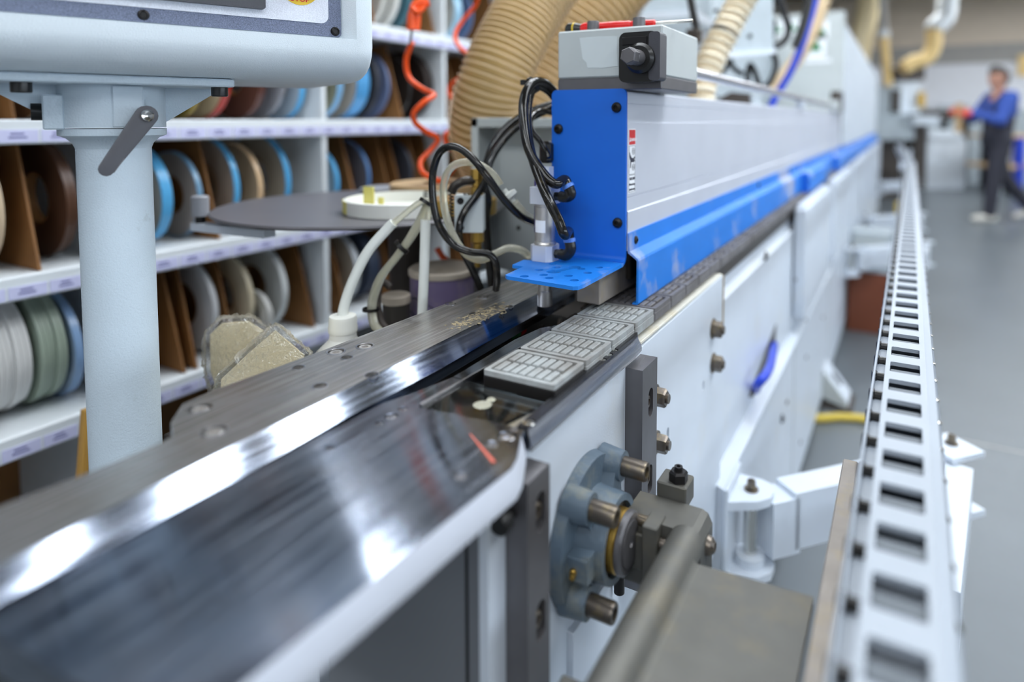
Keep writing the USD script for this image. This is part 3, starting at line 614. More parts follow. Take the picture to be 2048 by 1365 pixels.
obj('indicator_side', along(prism(rrect(ix1 - .020, iz0 + .002, ix1, iz1 - .002, .006), .034), 'y', (0, hy0 - .034, 0)), 'dark_grey_plastic', di)
obj('indicator_window', box((ix0 + .006, hy0 - .032, iz1 - .022), (ix1 - .024, hy0 - .0295, iz1 - .008), .001), 'black_steel', di)
cx_, cz_ = at(1277, 116, y=hy0 - .045)[[0, 2]]
obj('dial_ring', lathe([(.026, 0), (.026, .012), (.021, .018), (.014, .018), (0, .018)], (cx_, hy0 - .029, cz_), (0, -1, 0), 32), 'black_plastic', di)
obj('spindle', cyl((cx_, hy0 - .03, cz_), (cx_, hy0 - .075, cz_), .0135, 24, .001), 'gunmetal', di)
obj('hexagon', lathe([(.0145, 0), (.0145, .020), (.0125, .022), (0, .022)], (cx_, hy0 - .072, cz_), (0, -1, 0), 6, .35), 'gunmetal', di)
for (u, v) in ((1156, 55), (1255, 49)):
    p = at(u, v, z=1.366); obj('cap_bolt', socket_bolt((p[0], hy0 + .035, 1.3655), (0, 0, 1), .0115, .020), 'gunmetal', hd)
    obj('washer', lathe([(.0135, 0), (.0135, .003), (0, .003)], (p[0], hy0 + .035, 1.3656), (0, 0, 1), 20), 'bolt_steel', hd)
# screwdriver lying behind the bolts
sd_ = thing('screwdriver', 'red handled screwdriver with a black and yellow end lying on the adjuster head', 'screwdriver', (-.49, hy0 + .07, 1.366))
ys, zs = hy0 + .066, 1.3775
def along_x(prof, x0, mat, name): return obj(name, lathe(prof, (x0, ys, zs), (1, 0, 0), 18), mat, sd_)
along_x([(0, 0), (.010, .001), (.0135, .006), (.0135, .020), (.0105, .030), (.0095, .034), (0, .034)], -.592, 'black_plastic', 'handle_end')
along_x([(.0140, 0), (.0140, .003), (.0125, .003)], -.575, 'yellow_plastic', 'yellow_ring')
along_x([(.0095, 0), (.0118, .006), (.0118, .032), (.0095, .040), (.0100, .070), (.0088, .100), (.006, .105), (0, .105)], -.558, 'red_plastic', 'handle')
along_x([(.0075, 0), (.009, .003), (.0075, .045), (.004, .048), (0, .048)], -.455, 'red_plastic', 'sleeve')
along_x([(.0032, 0), (.0032, .07), (0, .07)], -.408, 'chrome', 'shaft')
# guide rod behind the head
gr = thing('guide_rod', 'polished steel guide rod running above the beam behind the adjuster head', 'rod', (-.44, 3, 1.30))
obj('rod', cyl((-.437, 1.29, 1.311), (-.437, 4.85, 1.293), .0135, 24, .002), 'steel_bright', gr)
obj('rod_bracket', box((-.47, 4.83, 1.254), (-.40, 4.90, 1.335), .003), 'grey_paint', gr)
obj('rod_bracket', box((-.46, 3.25, 1.254), (-.42, 3.31, 1.288), .003), 'white_paint', gr)
obj('end_nut', box((-.46, 4.9, 1.254), (-.40, 5.2, 1.40), .003), 'dark_machine', gr)

# ---------------------------------------------------------------- pneumatic cylinder on the drilled shelf
cx, cy = -.5735, 1.026
pc = thing('pneumatic_cylinder', 'small upright chrome pneumatic cylinder with aluminium end caps on the blue shelf', 'cylinder', (cx, cy, .943))
def rb(z0, z1, hw, ch_): return slab([(cx + x, cy + y) for x, y in ((hw, hw - ch_), (hw - ch_, hw), (-hw + ch_, hw), (-hw, hw - ch_), (-hw, -hw + ch_), (-hw + ch_, -hw), (hw - ch_, -hw), (hw, -hw + ch_))], z0, z1)
obj('lower_cap', rb(.9435, .972, .0225, .009), 'aluminium', pc)
obj('barrel', lathe([(.0185, 0), (.0205, .003), (.0195, .006), (.0185, .007), (.0185, .071), (.0195, .072), (.0195, .076), (.018, .078)], (cx, cy, .971), (0, 0, 1), 30), 'steel_satin', pc)
obj('upper_cap', rb(1.048, 1.078, .022, .004), 'aluminium', pc)
obj('neck', rb(1.078, 1.115, .0135, .005), 'aluminium', pc)
a_ = np.linspace(-.62, .55, 10); lv = [(cx + r * math.sin(t), cy - r * math.cos(t)) for r, q in ((.0192, a_), (.0184, a_[::-1])) for t in q]
obj('paper_label', slab(lv, .996, 1.018), 'sticker_white', pc)
obj('sensor_plate', box((cx - .0265, cy + .006, .99), (cx - .0225, cy + .03, 1.10), .001), 'purple_anodised', pc)
pz = at(1091, 612, y=cy)[2]
obj('piston_rod', lathe([(.0125, 0), (.0135, .001), (.0135, .028), (.012, .03), (.012, .05)], (cx, cy, pz), (0, 0, 1), 24), 'steel_satin', pc)
for zc_, nm in ((1.062, 0), (.957, 1)):
    f0 = np.array([cx + .022, cy, zc_])
    ft = obj('elbow_fitting', cat_(cyl(f0, f0 + [.012, 0, 0], .0085, 6), tube(spline([f0 + [.010, -.0, 0], f0 + [.024, -.002, 0], f0 + [.033, -.004, .006 if nm == 0 else .012], f0 + ([.030, -.006, .018] if nm == 0 else [.031, -.004, .026])], 6), .0100, 18)), 'black_plastic', pc)
    e = f0 + ([.030, -.006, .018] if nm == 0 else [.031, -.004, .026]); ax = np.array([-.5, -.05, .85] if nm == 0 else [-.12, 0, 1.0])
    obj('release_collar', lathe([(.0112, 0), (.0112, .005), (.0098, .007), (0, .007)], e - ax * .001, ax, 22), 'collar_blue', ft)
    (globals().__setitem__('E%d' % nm, (e + ax * .004, ax)))
obj('sensor', box((-.608, 1.06, 1.118), (-.583, 1.10, 1.160), .006), 'black_plastic', pc, label='black reed sensor beside the plate edge')

# ---------------------------------------------------------------- black air hoses around the plate
def hose(name, label, pts, r, mat='black_hose', cat='hose', group=None, n=12, par=None):
    if par is not None: return obj(name, tube(spline(pts, 8), r, n), mat, par)
    return obj(name, tube(spline(pts, 8), r, n), mat, label=label, cat=cat, group=group)
P = at
hose('air_hose', 'glossy black air hose looping down to the upper fitting of the pneumatic cylinder', [P(1118, 196, d=1.30), P(1092, 168, d=1.26), P(1068, 165, d=1.22), P(1050, 190, d=1.19), P(1047, 235, d=1.17), P(1058, 300, d=1.15), P(1085, 345, d=1.14), P(1110, 368, d=1.13), E0[0] + E0[1] * .012, E0[0] - E0[1] * .002], .0090)
hose('air_hose', 'glossy black air hose dropping in front of the cylinder to its lower fitting', [P(1118, 205, d=1.31), P(1095, 180, d=1.28), P(1072, 172, d=1.245), P(1058, 195, d=1.21), P(1054, 245, d=1.185), P(1062, 305, d=1.16), P(1080, 360, d=1.13), P(1097, 400, d=1.11), P(1117, 440, d=1.105), P(1129, 470, d=1.105), E1[0] + E1[1] * .014, E1[0] - E1[1] * .002], .0088)
hose('sensor_cable', 'black cable curling behind the blue plate to the black sensor', [P(1112, 228, d=1.33), P(1080, 222, d=1.29), P(1062, 240, d=1.25), P(1064, 262, d=1.23), P(1082, 285, d=1.22), P(1093, 303, d=1.205), P(1097, 316, d=1.20)], .0055)
hose('air_hose', 'thick black hose running down across the grey bracket frame, nearest the blue plate', [P(1115, 212, d=1.34), P(1070, 232, d=1.33), P(1030, 258, d=1.32), P(1000, 290, d=1.31), P(980, 325, d=1.30), P(972, 360, d=1.295), P(952, 392, d=1.29), P(928, 425, d=1.28), P(918, 460, d=1.27), P(925, 500, d=1.28), P(945, 540, d=1.29), P(962, 578, d=1.30)], .0075)
hose('air_hose', 'thick black hose running down across the grey bracket frame, beside the frame corner', [P(1115, 206, d=1.37), P(1065, 222, d=1.365), P(1020, 250, d=1.36), P(990, 285, d=1.35), P(975, 322, d=1.345), P(967, 360, d=1.345), P(976, 400, d=1.35), P(972, 440, d=1.36), P(978, 520, d=1.37), P(984, 580, d=1.37)], .0085)
hose('air_hose', 'black hose making a tall loop above the white round tape tray', [P(1068, 446, d=1.25), P(1040, 432, d=1.22), P(1005, 396, d=1.20), P(968, 345, d=1.18), P(935, 308, d=1.18), P(905, 293, d=1.18), P(880, 305, d=1.19), P(866, 345, d=1.20), P(866, 400, d=1.20), P(878, 450, d=1.20), P(905, 488, d=1.20), P(940, 504, d=1.20), P(975, 508, d=1.21), P(991, 525, d=1.215), P(994, 560, d=1.22), P(992, 580, d=1.23)], .0070)
ct = thing('clear_hose', 'clear yellowish hose with a disc filter looping inside the black hose', 'hose', P(900, 400, d=1.24))
hose('hose', '', [P(1001, 371, d=1.235), P(985, 348, d=1.235), P(955, 328, d=1.235), P(925, 325, d=1.235), P(902, 336, d=1.235), P(889, 362, d=1.235), P(887, 400, d=1.235), P(896, 445, d=1.235), P(914, 485, d=1.235), P(937, 512, d=1.235), P(963, 520, d=1.24), P(990, 508, d=1.25), P(1015, 497, d=1.27), P(1040, 500, d=1.29), P(1058, 512, d=1.31)], .0072, 'clear_tube', par=ct)
f0, f1 = P(1001, 371, d=1.235), P(1034, 410, d=1.235); ax = (f1 - f0) / np.linalg.norm(f1 - f0)
obj('disc_filter', lathe([(.0045, -.014), (.0045, -.006), (.012, -.004), (.0165, -.002), (.0165, .006), (.012, .008), (.0045, .010), (.0045, .022)], (f0 + f1) / 2, ax, 26), 'milky_tube', ct)
hose('outlet_hose', '', [(f0 + f1) / 2 + ax * .016, f1 + ax * .01, P(1052, 430, d=1.24), P(1075, 445, d=1.26)], .0072, 'clear_tube', par=ct)
t = thing('cable_tie', 'black cable tie gathering the hoses above the blue plate', 'cable tie', P(1068, 168, d=1.24))
obj('band', pipe(P(1063, 172, d=1.235), P(1069, 168, d=1.237), .0165, .0145, 20), 'black_plastic', t)
obj('tie_head', box(P(1047, 165, d=1.24) - .005, P(1047, 165, d=1.24) + .005, .001), 'black_plastic', t)
# ================================================================ bearing, bars and swing table on the near side
bg = thing('flange_bearing', 'blue-grey cast flange bearing with four cap bolts on the white side plate', 'bearing', (-.37, .768, .645))
by, bz = .768, .645
XB = -.3695
def cyx(y, z, x0, x1, r, n=28, b=0.0, r1=None): return cyl((x0, y, z), (x1, y, z), r, n, b, r1)
BOLTS = [(.819, .716), (.714, .710), (.824, .588), (.708, .590)]
body = Manifold.cylinder(.016, .100, .097, 64)
body = body + Manifold.cylinder(.045, .062, .056, 48).translate([0, 0, .008])
for y, z in BOLTS: body = body + Manifold.cylinder(.034, .024, .020, 32).translate([y - by, z - bz, .004])
for y, z in BOLTS:
    w = CrossSection([[(0, -.016), (math.hypot(y - by, z - bz), -.016), (math.hypot(y - by, z - bz), .016), (0, .016)]]).extrude(.030)
    body = body + w.rotate([0, 0, math.degrees(math.atan2(z - bz, y - by))]).translate([0, 0, .004])
lug = CrossSection([rrect(-.022, -.016, .022, .016, .003)]).extrude(.040).translate([-.058, -.002, .004])
body = body + lug
body = body - Manifold.cylinder(.1, .047, .047, 40).translate([0, 0, .036])
obj('cast_flange', along(body, 'x', (XB, by, bz)), 'cast_blue', bg, smooth=40)
obj('bearing_ring', along(prism(circ(0, 0, .0465, 36), .006, [circ(0, 0, .036, 36)]), 'x', (XB + .040, by, bz)), 'bolt_steel', bg)
for y, z in BOLTS: obj('cap_bolt', socket_bolt((XB + .0382, y, z), (1, 0, 0), .0135, .034), 'bolt_steel', bg)
obj('grease_nipple', lathe([(.0045, 0), (.0045, .004), (.003, .005), (.0042, .009), (.003, .013), (0, .0135)], (XB + .025, by - .080, bz - .004), (.35, -1, 0), 16), 'brass', bg)
shf = thing('shaft_end', 'round steel shaft end standing out of the flange bearing', 'shaft', (XB + .05, by, bz))
obj('collar', cyx(by - .002, bz, XB + .037, XB + .062, .040, 36, .003), 'brass', shf, label='oily brass coloured collar')
obj('face', lathe([(.040, 0), (.040, .005), (.037, .008), (.031, .008), (.031, .007), (.029, .007), (.029, .009), (.005, .009), (.0035, .005), (0, .005)], (XB + .062, by - .002, bz), (1, 0, 0), 36), 'gunmetal', shf)

def slot_bar(name, label, y0, y1, z0, z1, slots):
    t = thing(name, label, 'bar', (-.357, (y0 + y1) / 2, z0))
    m = prism(rrect(y0, z0, y1, z1, .0015, 2), .029)
    cy_ = (y0 + y1) / 2 + .004
    for s in slots: m = m - CrossSection([oval(cy_, s, .021, .046)]).extrude(.02).translate([0, 0, .018])
    obj('bar', along(m, 'x', (-.3705, 0, 0)), 'gunmetal', t)
    for s in slots: obj('slot_bolt', socket_bolt((-.3525, cy_ - .001, s), (1, 0, 0), .0098, .008, 18), 'bolt_steel', t)
    return t
nb = slot_bar('slotted_bar', 'upright grey steel bar with three slots at the corner of the infeed table', .573, .622, .30, .812, (.766, .640, .500))
sc = obj('side_screw', cat_(cyl((-.362, .573, .775), (-.362, .56, .775), .007, 14), cyl((-.362, .561, .775), (-.362, .545, .775), .012, 18, .002)), 'black_plastic', nb)
slot_bar('slotted_bar', 'upright grey steel bar with slots behind the flange bearing', .918, .985, .46, .816, (.752, .626, .530))

lb = thing('slotted_block', 'short grey block with a slot below the shaft end', 'block', (-.35, .86, .53))
q = along(prism(rrect(.83, .535, .90, .60, .002, 2), .024) - CrossSection([oval(.872, .577, .018, .034)]).extrude(.01).translate([0, 0, .016]), 'x', (-.3695, 0, 0))
obj('block', q, 'gunmetal', lb); obj('slot_bolt', socket_bolt((-.354, .872, .575), (1, 0, 0), .008, .006, 16), 'bolt_steel', lb)
obj('stud', cyl((-.352, .855, .50), (-.352, .855, .535), .008, 14), 'black_steel', lb)

# swing table: a hinge shaft between clamp blocks and a dusty steel leaf
ZS = .66
sw = thing('swing_table', 'dusty grey steel swing table on a thick hinge shaft', 'machine table', (-.15, .6, .62))
obj('hinge_shaft', lathe([(.020, 0), (.0225, .003), (.0225, .43), (.020, .433)], (-.232, .36, .655), (0, 1, 0), 30), 'dusty_steel', sw)
leaf = [(-.214, .30), (-.076, .30), (-.076, .762), (-.206, .752), (-.214, .735)]
obj('leaf', slab(leaf, ZS - .016, ZS - .002), 'dusty_steel', sw)
obj('fillet', along(prism([(-.226, ZS - .02), (-.200, ZS - .02), (-.200, ZS - .003), (-.206, ZS - .001), (-.212, ZS + .004), (-.218, ZS + .012), (-.226, ZS + .014)], .45), 'y', (0, .30, 0)), 'dusty_steel', sw)
def clamp(y0, lbl, far):
    t = thing('hinge_block', lbl, 'block', (-.28, y0, .58))
    return t
hb = clamp(.81, 'heavy dark clamp block with a black nut on top behind the hinge shaft', 1)
obj('block', along(prism([(-.318, .575), (-.214, .575), (-.214, .652), (-.220, .664), (-.228, .668), (-.318, .668)], .060), 'y', (0, .790, 0)), 'dusty_steel', hb, smooth=20)
obj('nut_block', box((-.295, .852, .655), (-.252, .892, .688), .002), 'dusty_steel', hb)
obj('nut', cat_(lathe([(.0135, 0), (.0135, .012), (.011, .015), (0, .015)], (-.268, .868, .688), (0, 0, 1), 6), lathe([(.006, .015), (.006, .021), (.003, .021), (.003, .017), (0, .017)], (-.268, .868, .688), (0, 0, 1), 14)), 'black_steel', hb)
obj('side_bolt', button_bolt((-.214, .826, .635), (1, 0, 0), .013, .010), 'bolt_steel', hb)
obj('stop_block', box((-.286, .770, .575), (-.266, .808, .672), .0015), 'dusty_steel', hb)
obj('stop_foot', box((-.312, .782, .60), (-.286, .802, .650), .002), 'dusty_steel', hb)
obj('set_screw', cyl((-.266, .784, .646), (-.246, .784, .646), .0075, 14, .001), 'bolt_steel', hb)
obj('set_screw', cyl((-.302, .795, .662), (-.286, .795, .662), .0075, 14, .001), 'bolt_steel', hb)
hb2 = clamp(.56, 'small dark clamp block with a set screw at the near end of the hinge shaft', 0)
obj('block', box((-.306, .545, .36), (-.272, .588, .605), .002), 'dusty_steel', hb2)
obj('set_screw', cyl((-.328, .560, .582), (-.306, .560, .582), .0085, 14, .001), 'bolt_steel', hb2)
obj('set_screw', cyl((-.272, .565, .585), (-.256, .565, .585), .0075, 14, .001), 'bolt_steel', hb2)
obj('lug', box((-.275, .50, .60), (-.24, .545, .64), .003), 'dusty_steel', hb2)
obj('white_channel', box((-.372, .72, .40), (-.36, .85, .53), .001), 'white_paint', bed)
# dusty angle bar beside the roller rail
ab = thing('angle_bar', 'long dusty brown-grey steel bar beside the roller rail', 'bar', (-.05, .8, .58))
obj('front_leg', box((-.0715, .25, .585), (-.0495, 1.105, .66), .002), 'dusty_bar', ab)
obj('end_leg', box((-.0495, 1.083, .585), (-.010, 1.105, .66), .002), 'dusty_bar', ab)
obj('inner_lip', box((-.0495, .25, .60), (-.0455, .80, .652), .001), 'dusty_bar', ab)
obj('inner_plate', box((-.0495, .25, .585), (-.01, .80, .60), .001), 'machine_grey', ab)
obj('inner_bolt', hex_bolt((-.0495, .93, .628), (1, 0, 0), .012, .008), 'black_steel', ab)
obj('support_arm', box((-.072, .62, .52), (-.05, .68, .585), .003), 'dusty_steel', ab)

# ================================================================ roller rail on swing arms
RX0, RX1 = -.033, .042
rl = thing('roller_rail', 'long white outrigger rail full of small steel rollers along the right side', 'roller rail', (.005, 3, .77))
RP = .0738
def drift(y): return .0075 * (y - .5)
def rail_seg(parent, n, y0, yaw, sub, dens):
    """A length of rail starting at y0 with n rollers."""
    co, si = math.cos(yaw), math.sin(yaw)
    R = np.array([[co, si, 0], [-si, co, 0], [0, 0, 1]])
    def put(m): m = tm(m).copy(); m.vertices = m.vertices @ R + sub; return m
    L = n * RP
    win = [rrect(-.016, RP * (k + .5) - .0215, .0225, RP * (k + .5) + .0215, .002, 1) for k in range(n)]
    obj('cover', put(slab([(-.022, 0), (.030, 0), (.030, L), (-.022, L)], .832, .838, win)), 'rail_paint', parent)
    obj('left_wall', put(cat_(box((-.022, 0, .80), (-.0195, L, .834), 0), box((-.038, 0, .77), (-.0345, L, .828), .001), box((-.0345, 0, .772), (-.022, L, .816), 0))), 'rail_paint', parent)
    obj('right_wall', put(cat_(box((.0275, 0, .77), (.030, L, .834), 0), along(prism([(.030, .836), (.040, .832), (.044, .822), (.044, .77), (.040, .77), (.040, .820), (.030, .828)], L), 'y'))), 'rail_paint', parent)
    obj('web', put(box((-.038, 0, .765), (.044, L, .772), 0)), 'rail_paint', parent)
    for k in range(n):
        y = RP * (k + .5)
        if dens and k >= dens: continue
        obj('roller', put(cyl((-.0165, y, .8165), (.0235, y, .8165), .0165, 16, .0015)), 'roller_steel', parent)
        obj('axle', put(cat_(cyl((-.0335, y, .818), (-.0165, y, .818), .007, 10), cyl((-.0400, y, .817), (-.0325, y, .817), .0105, 12, .001))), 'black_plastic', parent)
        obj('axle_end', put(lathe([(.0062, 0), (.0062, .0022), (0, .0026)], (.0385, y, .8285), (.55, 0, 1), 12)), 'chrome', parent)
rail_seg(rl, 83, .135, .0075 * -1, np.array([0, .135, 0]), 0)
obj('rail_stop', box((-.03, 6.26, .775), (.09, 6.275, .835), .002), 'white_paint', rl)
r2 = thing('roller_rail', 'far length of roller rail bending away at the end of the line', 'roller rail', (.04, 9, .77))
rail_seg(r2, 62, 6.3, .026, np.array([.047, 6.30, 0]), 0)

def arm(name_lbl, y, hi=True):
    t = thing('outrigger_support', name_lbl, 'bracket', (-.3, y, .14))
    p0, p1 = np.array([-.303, y + .0]), np.array([.141, y + .488])
    dv = (p1 - p0) / np.linalg.norm(p1 - p0); nv = np.array([-dv[1], dv[0]])
    br = obj('wall_bracket', box((-.3508, y - .085, .09), (-.340, y + .06, .33), .002), 'white_paint', t)
    obj('bracket_plate', cat_(slab([(-.345, y - .085), (-.31, y - .062), (-.28, y - .045), (-.256, y - .015), (-.252, y + .02), (-.265, y + .05), (-.29, y + .06), (-.345, y + .06)], .279, .300)), 'white_paint', t)
    obj('bracket_plate', slab([(-.345, y - .085), (-.31, y - .062), (-.275, y - .05), (-.250, y - .02), (-.248, y + .02), (-.265, y + .05), (-.345, y + .06)], .10, .118), 'white_paint', t)
    obj('pivot_pin', cyl((*p0, .118), (*p0, .279), .017, 24, .001), 'chrome', t)
    obj('pivot_collar', lathe([(.034, 0), (.034, .022), (.017, .026)], (*p0, .118), (0, 0, 1), 28), 'white_paint', t)
    obj('pivot_bolt', cat_(lathe([(.017, 0), (.017, .004), (0, .004)], (*p0, .300), (0, 0, 1), 20), socket_bolt((*p0, .304), (0, 0, 1), .0105, .020)), 'bolt_steel', t)
    def rect(a, b, w0, w1): return [tuple(p0 + dv * a + nv * w0), tuple(p0 + dv * b + nv * w0), tuple(p0 + dv * b + nv * w1), tuple(p0 + dv * a + nv * w1)]
    obj('arm_beam', slab(rect(.10, .60, -.040, .034), .150, .292), 'white_paint', t)
    obj('arm_cheek', cat_(slab(rect(.035, .115, -.040, .034), .140, .279)), 'white_paint', t)
    obj('arm_end_plate', slab(rect(.585, .70, -.062, .05), .292, .306), 'white_paint', t)
    obj('arm_end_plate', slab(rect(.60, .71, -.062, .05), .125, .142), 'white_paint', t)
    obj('rail_link', slab([(.060, y - .14), (.120, y - .14), (.182, y + .40), (.118, y + .42)], .152, .286), 'white_paint', t)
    e = p0 + dv * .655
    obj('end_pin', cyl((*e, .142), (*e, .292), .017, 20), 'chrome', t)
    obj('end_bolt', cat_(lathe([(.018, 0), (.018, .004), (0, .004)], (*e, .306), (0, 0, 1), 20), socket_bolt((*e, .310), (0, 0, 1), .011, .020)), 'bolt_steel', t)
    c = p0 + dv * .40
    obj('rail_post', box((-.02 + drift(c[1]), c[1] - .02, .28), (.02 + drift(c[1]), c[1] + .02, .766), .003), 'white_paint', t)
arm('near white swing arm with a steel pivot pin carrying the roller rail', 1.572)
arm('second white swing arm further along the machine', 5.0)
arm('third white swing arm further along the machine', 6.7)
arm('farthest white swing arm near the end of the line', 10.6)
# brown box and yellow hose on the floor under the rail
bb = thing('brown_crate', 'brown board box standing on the floor beside the machine', 'box', (-.19, 5.4, FLOOR))
obj('carcass', box((-.335, 5.16, FLOOR), (-.045, 5.75, .10), .004), 'brown_box', bb)
obj('lid', box((-.345, 5.15, .10), (-.035, 5.76, .118), .004), 'machine_grey', bb)
obj('edge_strip', box((-.045, 5.155, FLOOR), (-.035, 5.17, .10), .002), 'wood_light', bb)
gb = thing('junction_box', 'pale grey box mounted above the brown box', 'box', (-.2, 5.6, .16)); obj('body', box((-.35, 5.52, .119), (-.06, 5.85, .33), .006), 'machine_grey', gb); obj('cover_plate', box((-.33, 5.514, .14), (-.08, 5.521, .31), .002), 'grey_paint', gb)
hose('floor_hose', 'yellow hose lying across the floor under the roller rail', [(-.52, 3.40, FLOOR + .02), (-.34, 3.50, FLOOR + .02), (-.24, 3.57, FLOOR + .02), (-.11, 3.60, FLOOR + .02), (.05, 3.52, FLOOR + .02)], .02, 'yellow_tube')
# ================================================================ control console on its post
post = np.array([-1.0625, .547, 0]); CA = math.radians(24)
CH, CN = np.array([math.sin(CA), math.cos(CA), 0]), np.array([math.cos(CA), -math.sin(CA), 0])
def con(m):
    """(h, z, off) drawn coordinates -> the console's place"""
    m = tm(m).copy(); v = m.vertices
    m.vertices = post + v[:, :1] * CH + v[:, 1:2] * [0, 0, 1] + v[:, 2:] * CN; return m
def cb(h0, z0, o0, h1, z1, o1, b=.002): return con(box((h0, z0, o0), (h1, z1, o1), b))
def cp(h, z, o): return post + h * CH + np.array([0, 0, z]) + o * CN
co = thing('control_console', 'white control console on a thick round post with a black clamp lever', 'control panel', (*post[:2], FLOOR))
obj('post', cyl((*post[:2], FLOOR), (*post[:2], 1.178), .049, 48), 'post_paint', co)
obj('post_base', cyl((*post[:2], FLOOR), (*post[:2], FLOOR + .02), .10, 32), 'post_paint', co)
obj('post_collar', lathe([(.049, -.02), (.052, -.012), (.060, -.004), (.070, 0), (.070, .010), (.0, .010)], (*post[:2], 1.177), (0, 0, 1), 48), 'post_paint', co)
obj('clamp', lathe([(.0695, 0), (.0695, .062), (0, .062)], (*post[:2], 1.1885), (0, 0, 1), 48), 'post_paint', co)
obj('clamp_block', cb(-.005, 1.1885, .04, .034, 1.2505, .0725), 'post_paint', co)
obj('clamp_ear', cb(-.085, 1.186, -.02, -.060, 1.236, .035), 'post_paint', co)
obj('ear_bolt', con(along(lathe([(.0125, 0), (.0125, .016), (0, .016)], (0, 0, 0), (0, 0, 1), 12), 'x', (-.098, 1.212, .005))), 'black_plastic', co)
lv = obj('clamp_lever', con(hull([(*p, o) for p in circ(.034, 1.206, .0145, 16) for o in (.092, .106)] + [(*p, o) for p in circ(-.017, 1.132, .0095, 12) for o in (.110, .120)])), 'dark_grey_plastic', co)
obj('lever_hub', con(cyl((.034, 1.206, .070), (.034, 1.206, .098), .013, 20)), 'dark_grey_plastic', lv)
obj('lever_screw', con(lathe([(.0085, 0), (.0085, .006), (.007, .008), (.003, .0075), (0, .006)], (.034, 1.206, .105), (0, 0, 1), 18)), 'chrome', lv)
for k in range(5):
    a = np.array([-.002, 1.150]) + np.array([.0055, -.0037]) * (k - 2) * .55; b_ = a + np.array([-.013, -.019])
    obj('lever_rib', con(tube([(*a, .1162 + .0003), (*b_, .1193)], .0008, 6)), 'gunmetal', lv)
obj('mounting_plate', cb(-.36, 1.2505, -.10, .152, 1.2625, .10), 'post_paint', co)
for s in (-1, 1): obj('gusset', con(prism([(s * .068, 1.196), (s * .150 if s > 0 else -.155, 1.2505), (s * .050, 1.2505)] if s > 0 else [(-.068, 1.196), (-.05, 1.2505), (-.155, 1.2505)], .016).translate([0, 0, -.008])), 'post_paint', co)
for hh in (-.105, .135): obj('plate_bolt', flip(socket_bolt((0, 0, 0), (0, 0, -1), .012, .014), np.eye(3), cp(hh, 1.2505, .075)), 'black_plastic', co)
# moulded housing: back shell with a rolled lower lip and a recessed front
H0, H1, Z0, Z1 = -.46, .358, 1.2625, 1.80
sec = [(-.13, Z0), (.085, Z0), (.105, Z0 + .002), (.125, Z0 + .009), (.140, Z0 + .020), (.150, Z0 + .036), (.153, Z0 + .050), (.153, Z0 + .066), (.130, Z0 + .068), (.130, Z1 - .068), (.153, Z1 - .066), (.153, Z1 - .04), (.14, Z1 - .015), (.10, Z1), (-.13, Z1)]
def ring(h, s):
    zc = (Z0 + Z1) / 2; return [(h, zc + (z - zc) * s[1], o * 1.0 if o < .1 else .085 + (o - .085) * s[0]) for o, z in sec]
full = hull([(h, z, o) for o, z in sec for h in (H0, H1 - .03)] + [(H1 - .03 + .03 * math.sin(a), 1.53 + (z - 1.53) * (1 - .055 * (1 - math.cos(a))), .04 + (o - .04) * (1 - .12 * (1 - math.cos(a)))) for o, z in sec for a in (.4, .8, 1.2, 1.57)])
cut = tm(hull([(h, z, o) for h, z, o in [(H0 + .03, 1.334, .129), (.310, 1.334, .129), (.310, 1.735, .129), (H0 + .03, 1.735, .129), (H0 + .02, 1.3295, .17), (.338, 1.3295, .17), (.338, 1.745, .17), (H0 + .02, 1.745, .17)]]))
obj('housing', con(mf(full) - mf(cut)), 'console_paint', co, smooth=30)
bd = obj('bezel_panel', con(prism(rrect(H0 + .035, 1.3355, .3085, 1.733, .006), .004).translate([0, 0, .1275])), 'panel_border', co, label='dark textured border of the panel')
obj('panel_face', con(prism(rrect(H0 + .055, 1.3555, .2875, 1.715, .012), .0012).translate([0, 0, .1315])), 'panel_silver', co, label='silver textured panel face')
sc_ = obj('screen_frame', con(prism(rrect(-.36, 1.3680, .190, 1.70, .004), .010).translate([0, 0, .131])), 'dark_grey_plastic', co)
obj('screen', con(prism(rrect(-.33, 1.40, .165, 1.68, .003), .001).translate([0, 0, .1405])), 'black_plastic', sc_)
for hh, z in ((.032, 1.3455), (.2985, 1.3445), (-.2, 1.3455)):
    obj('panel_screw', con(lathe([(.0075, 0), (.0065, .0025), (.0045, .0035), (.004, .002), (0, .002)], (hh, z, .1315), (0, 0, 1), 18)), 'black_steel', co)
es = obj('stop_label', con(prism(circ(.243, 1.412, .031, 32), .0008).translate([0, 0, .1327])), 'yellow_plastic', co, label='round yellow emergency stop label')
obj('stop_button', con(lathe([(.010, 0), (.010, .010), (.019, .012), (.019, .022), (.016, .025), (0, .025)], (.243, 1.418, .133), (0, 0, 1), 28)), 'danger_red', es)
tx = meshkit.text_mesh('STOP', .0085, .0004, True); w_ = tx.vertices[:, 0].max() - tx.vertices[:, 0].min()
tx.vertices += [.243 - w_ / 2 - tx.vertices[:, 0].min(), 1.3868, .1335]
obj('stop_lettering', con(tx), 'danger_red', es, smooth=False)

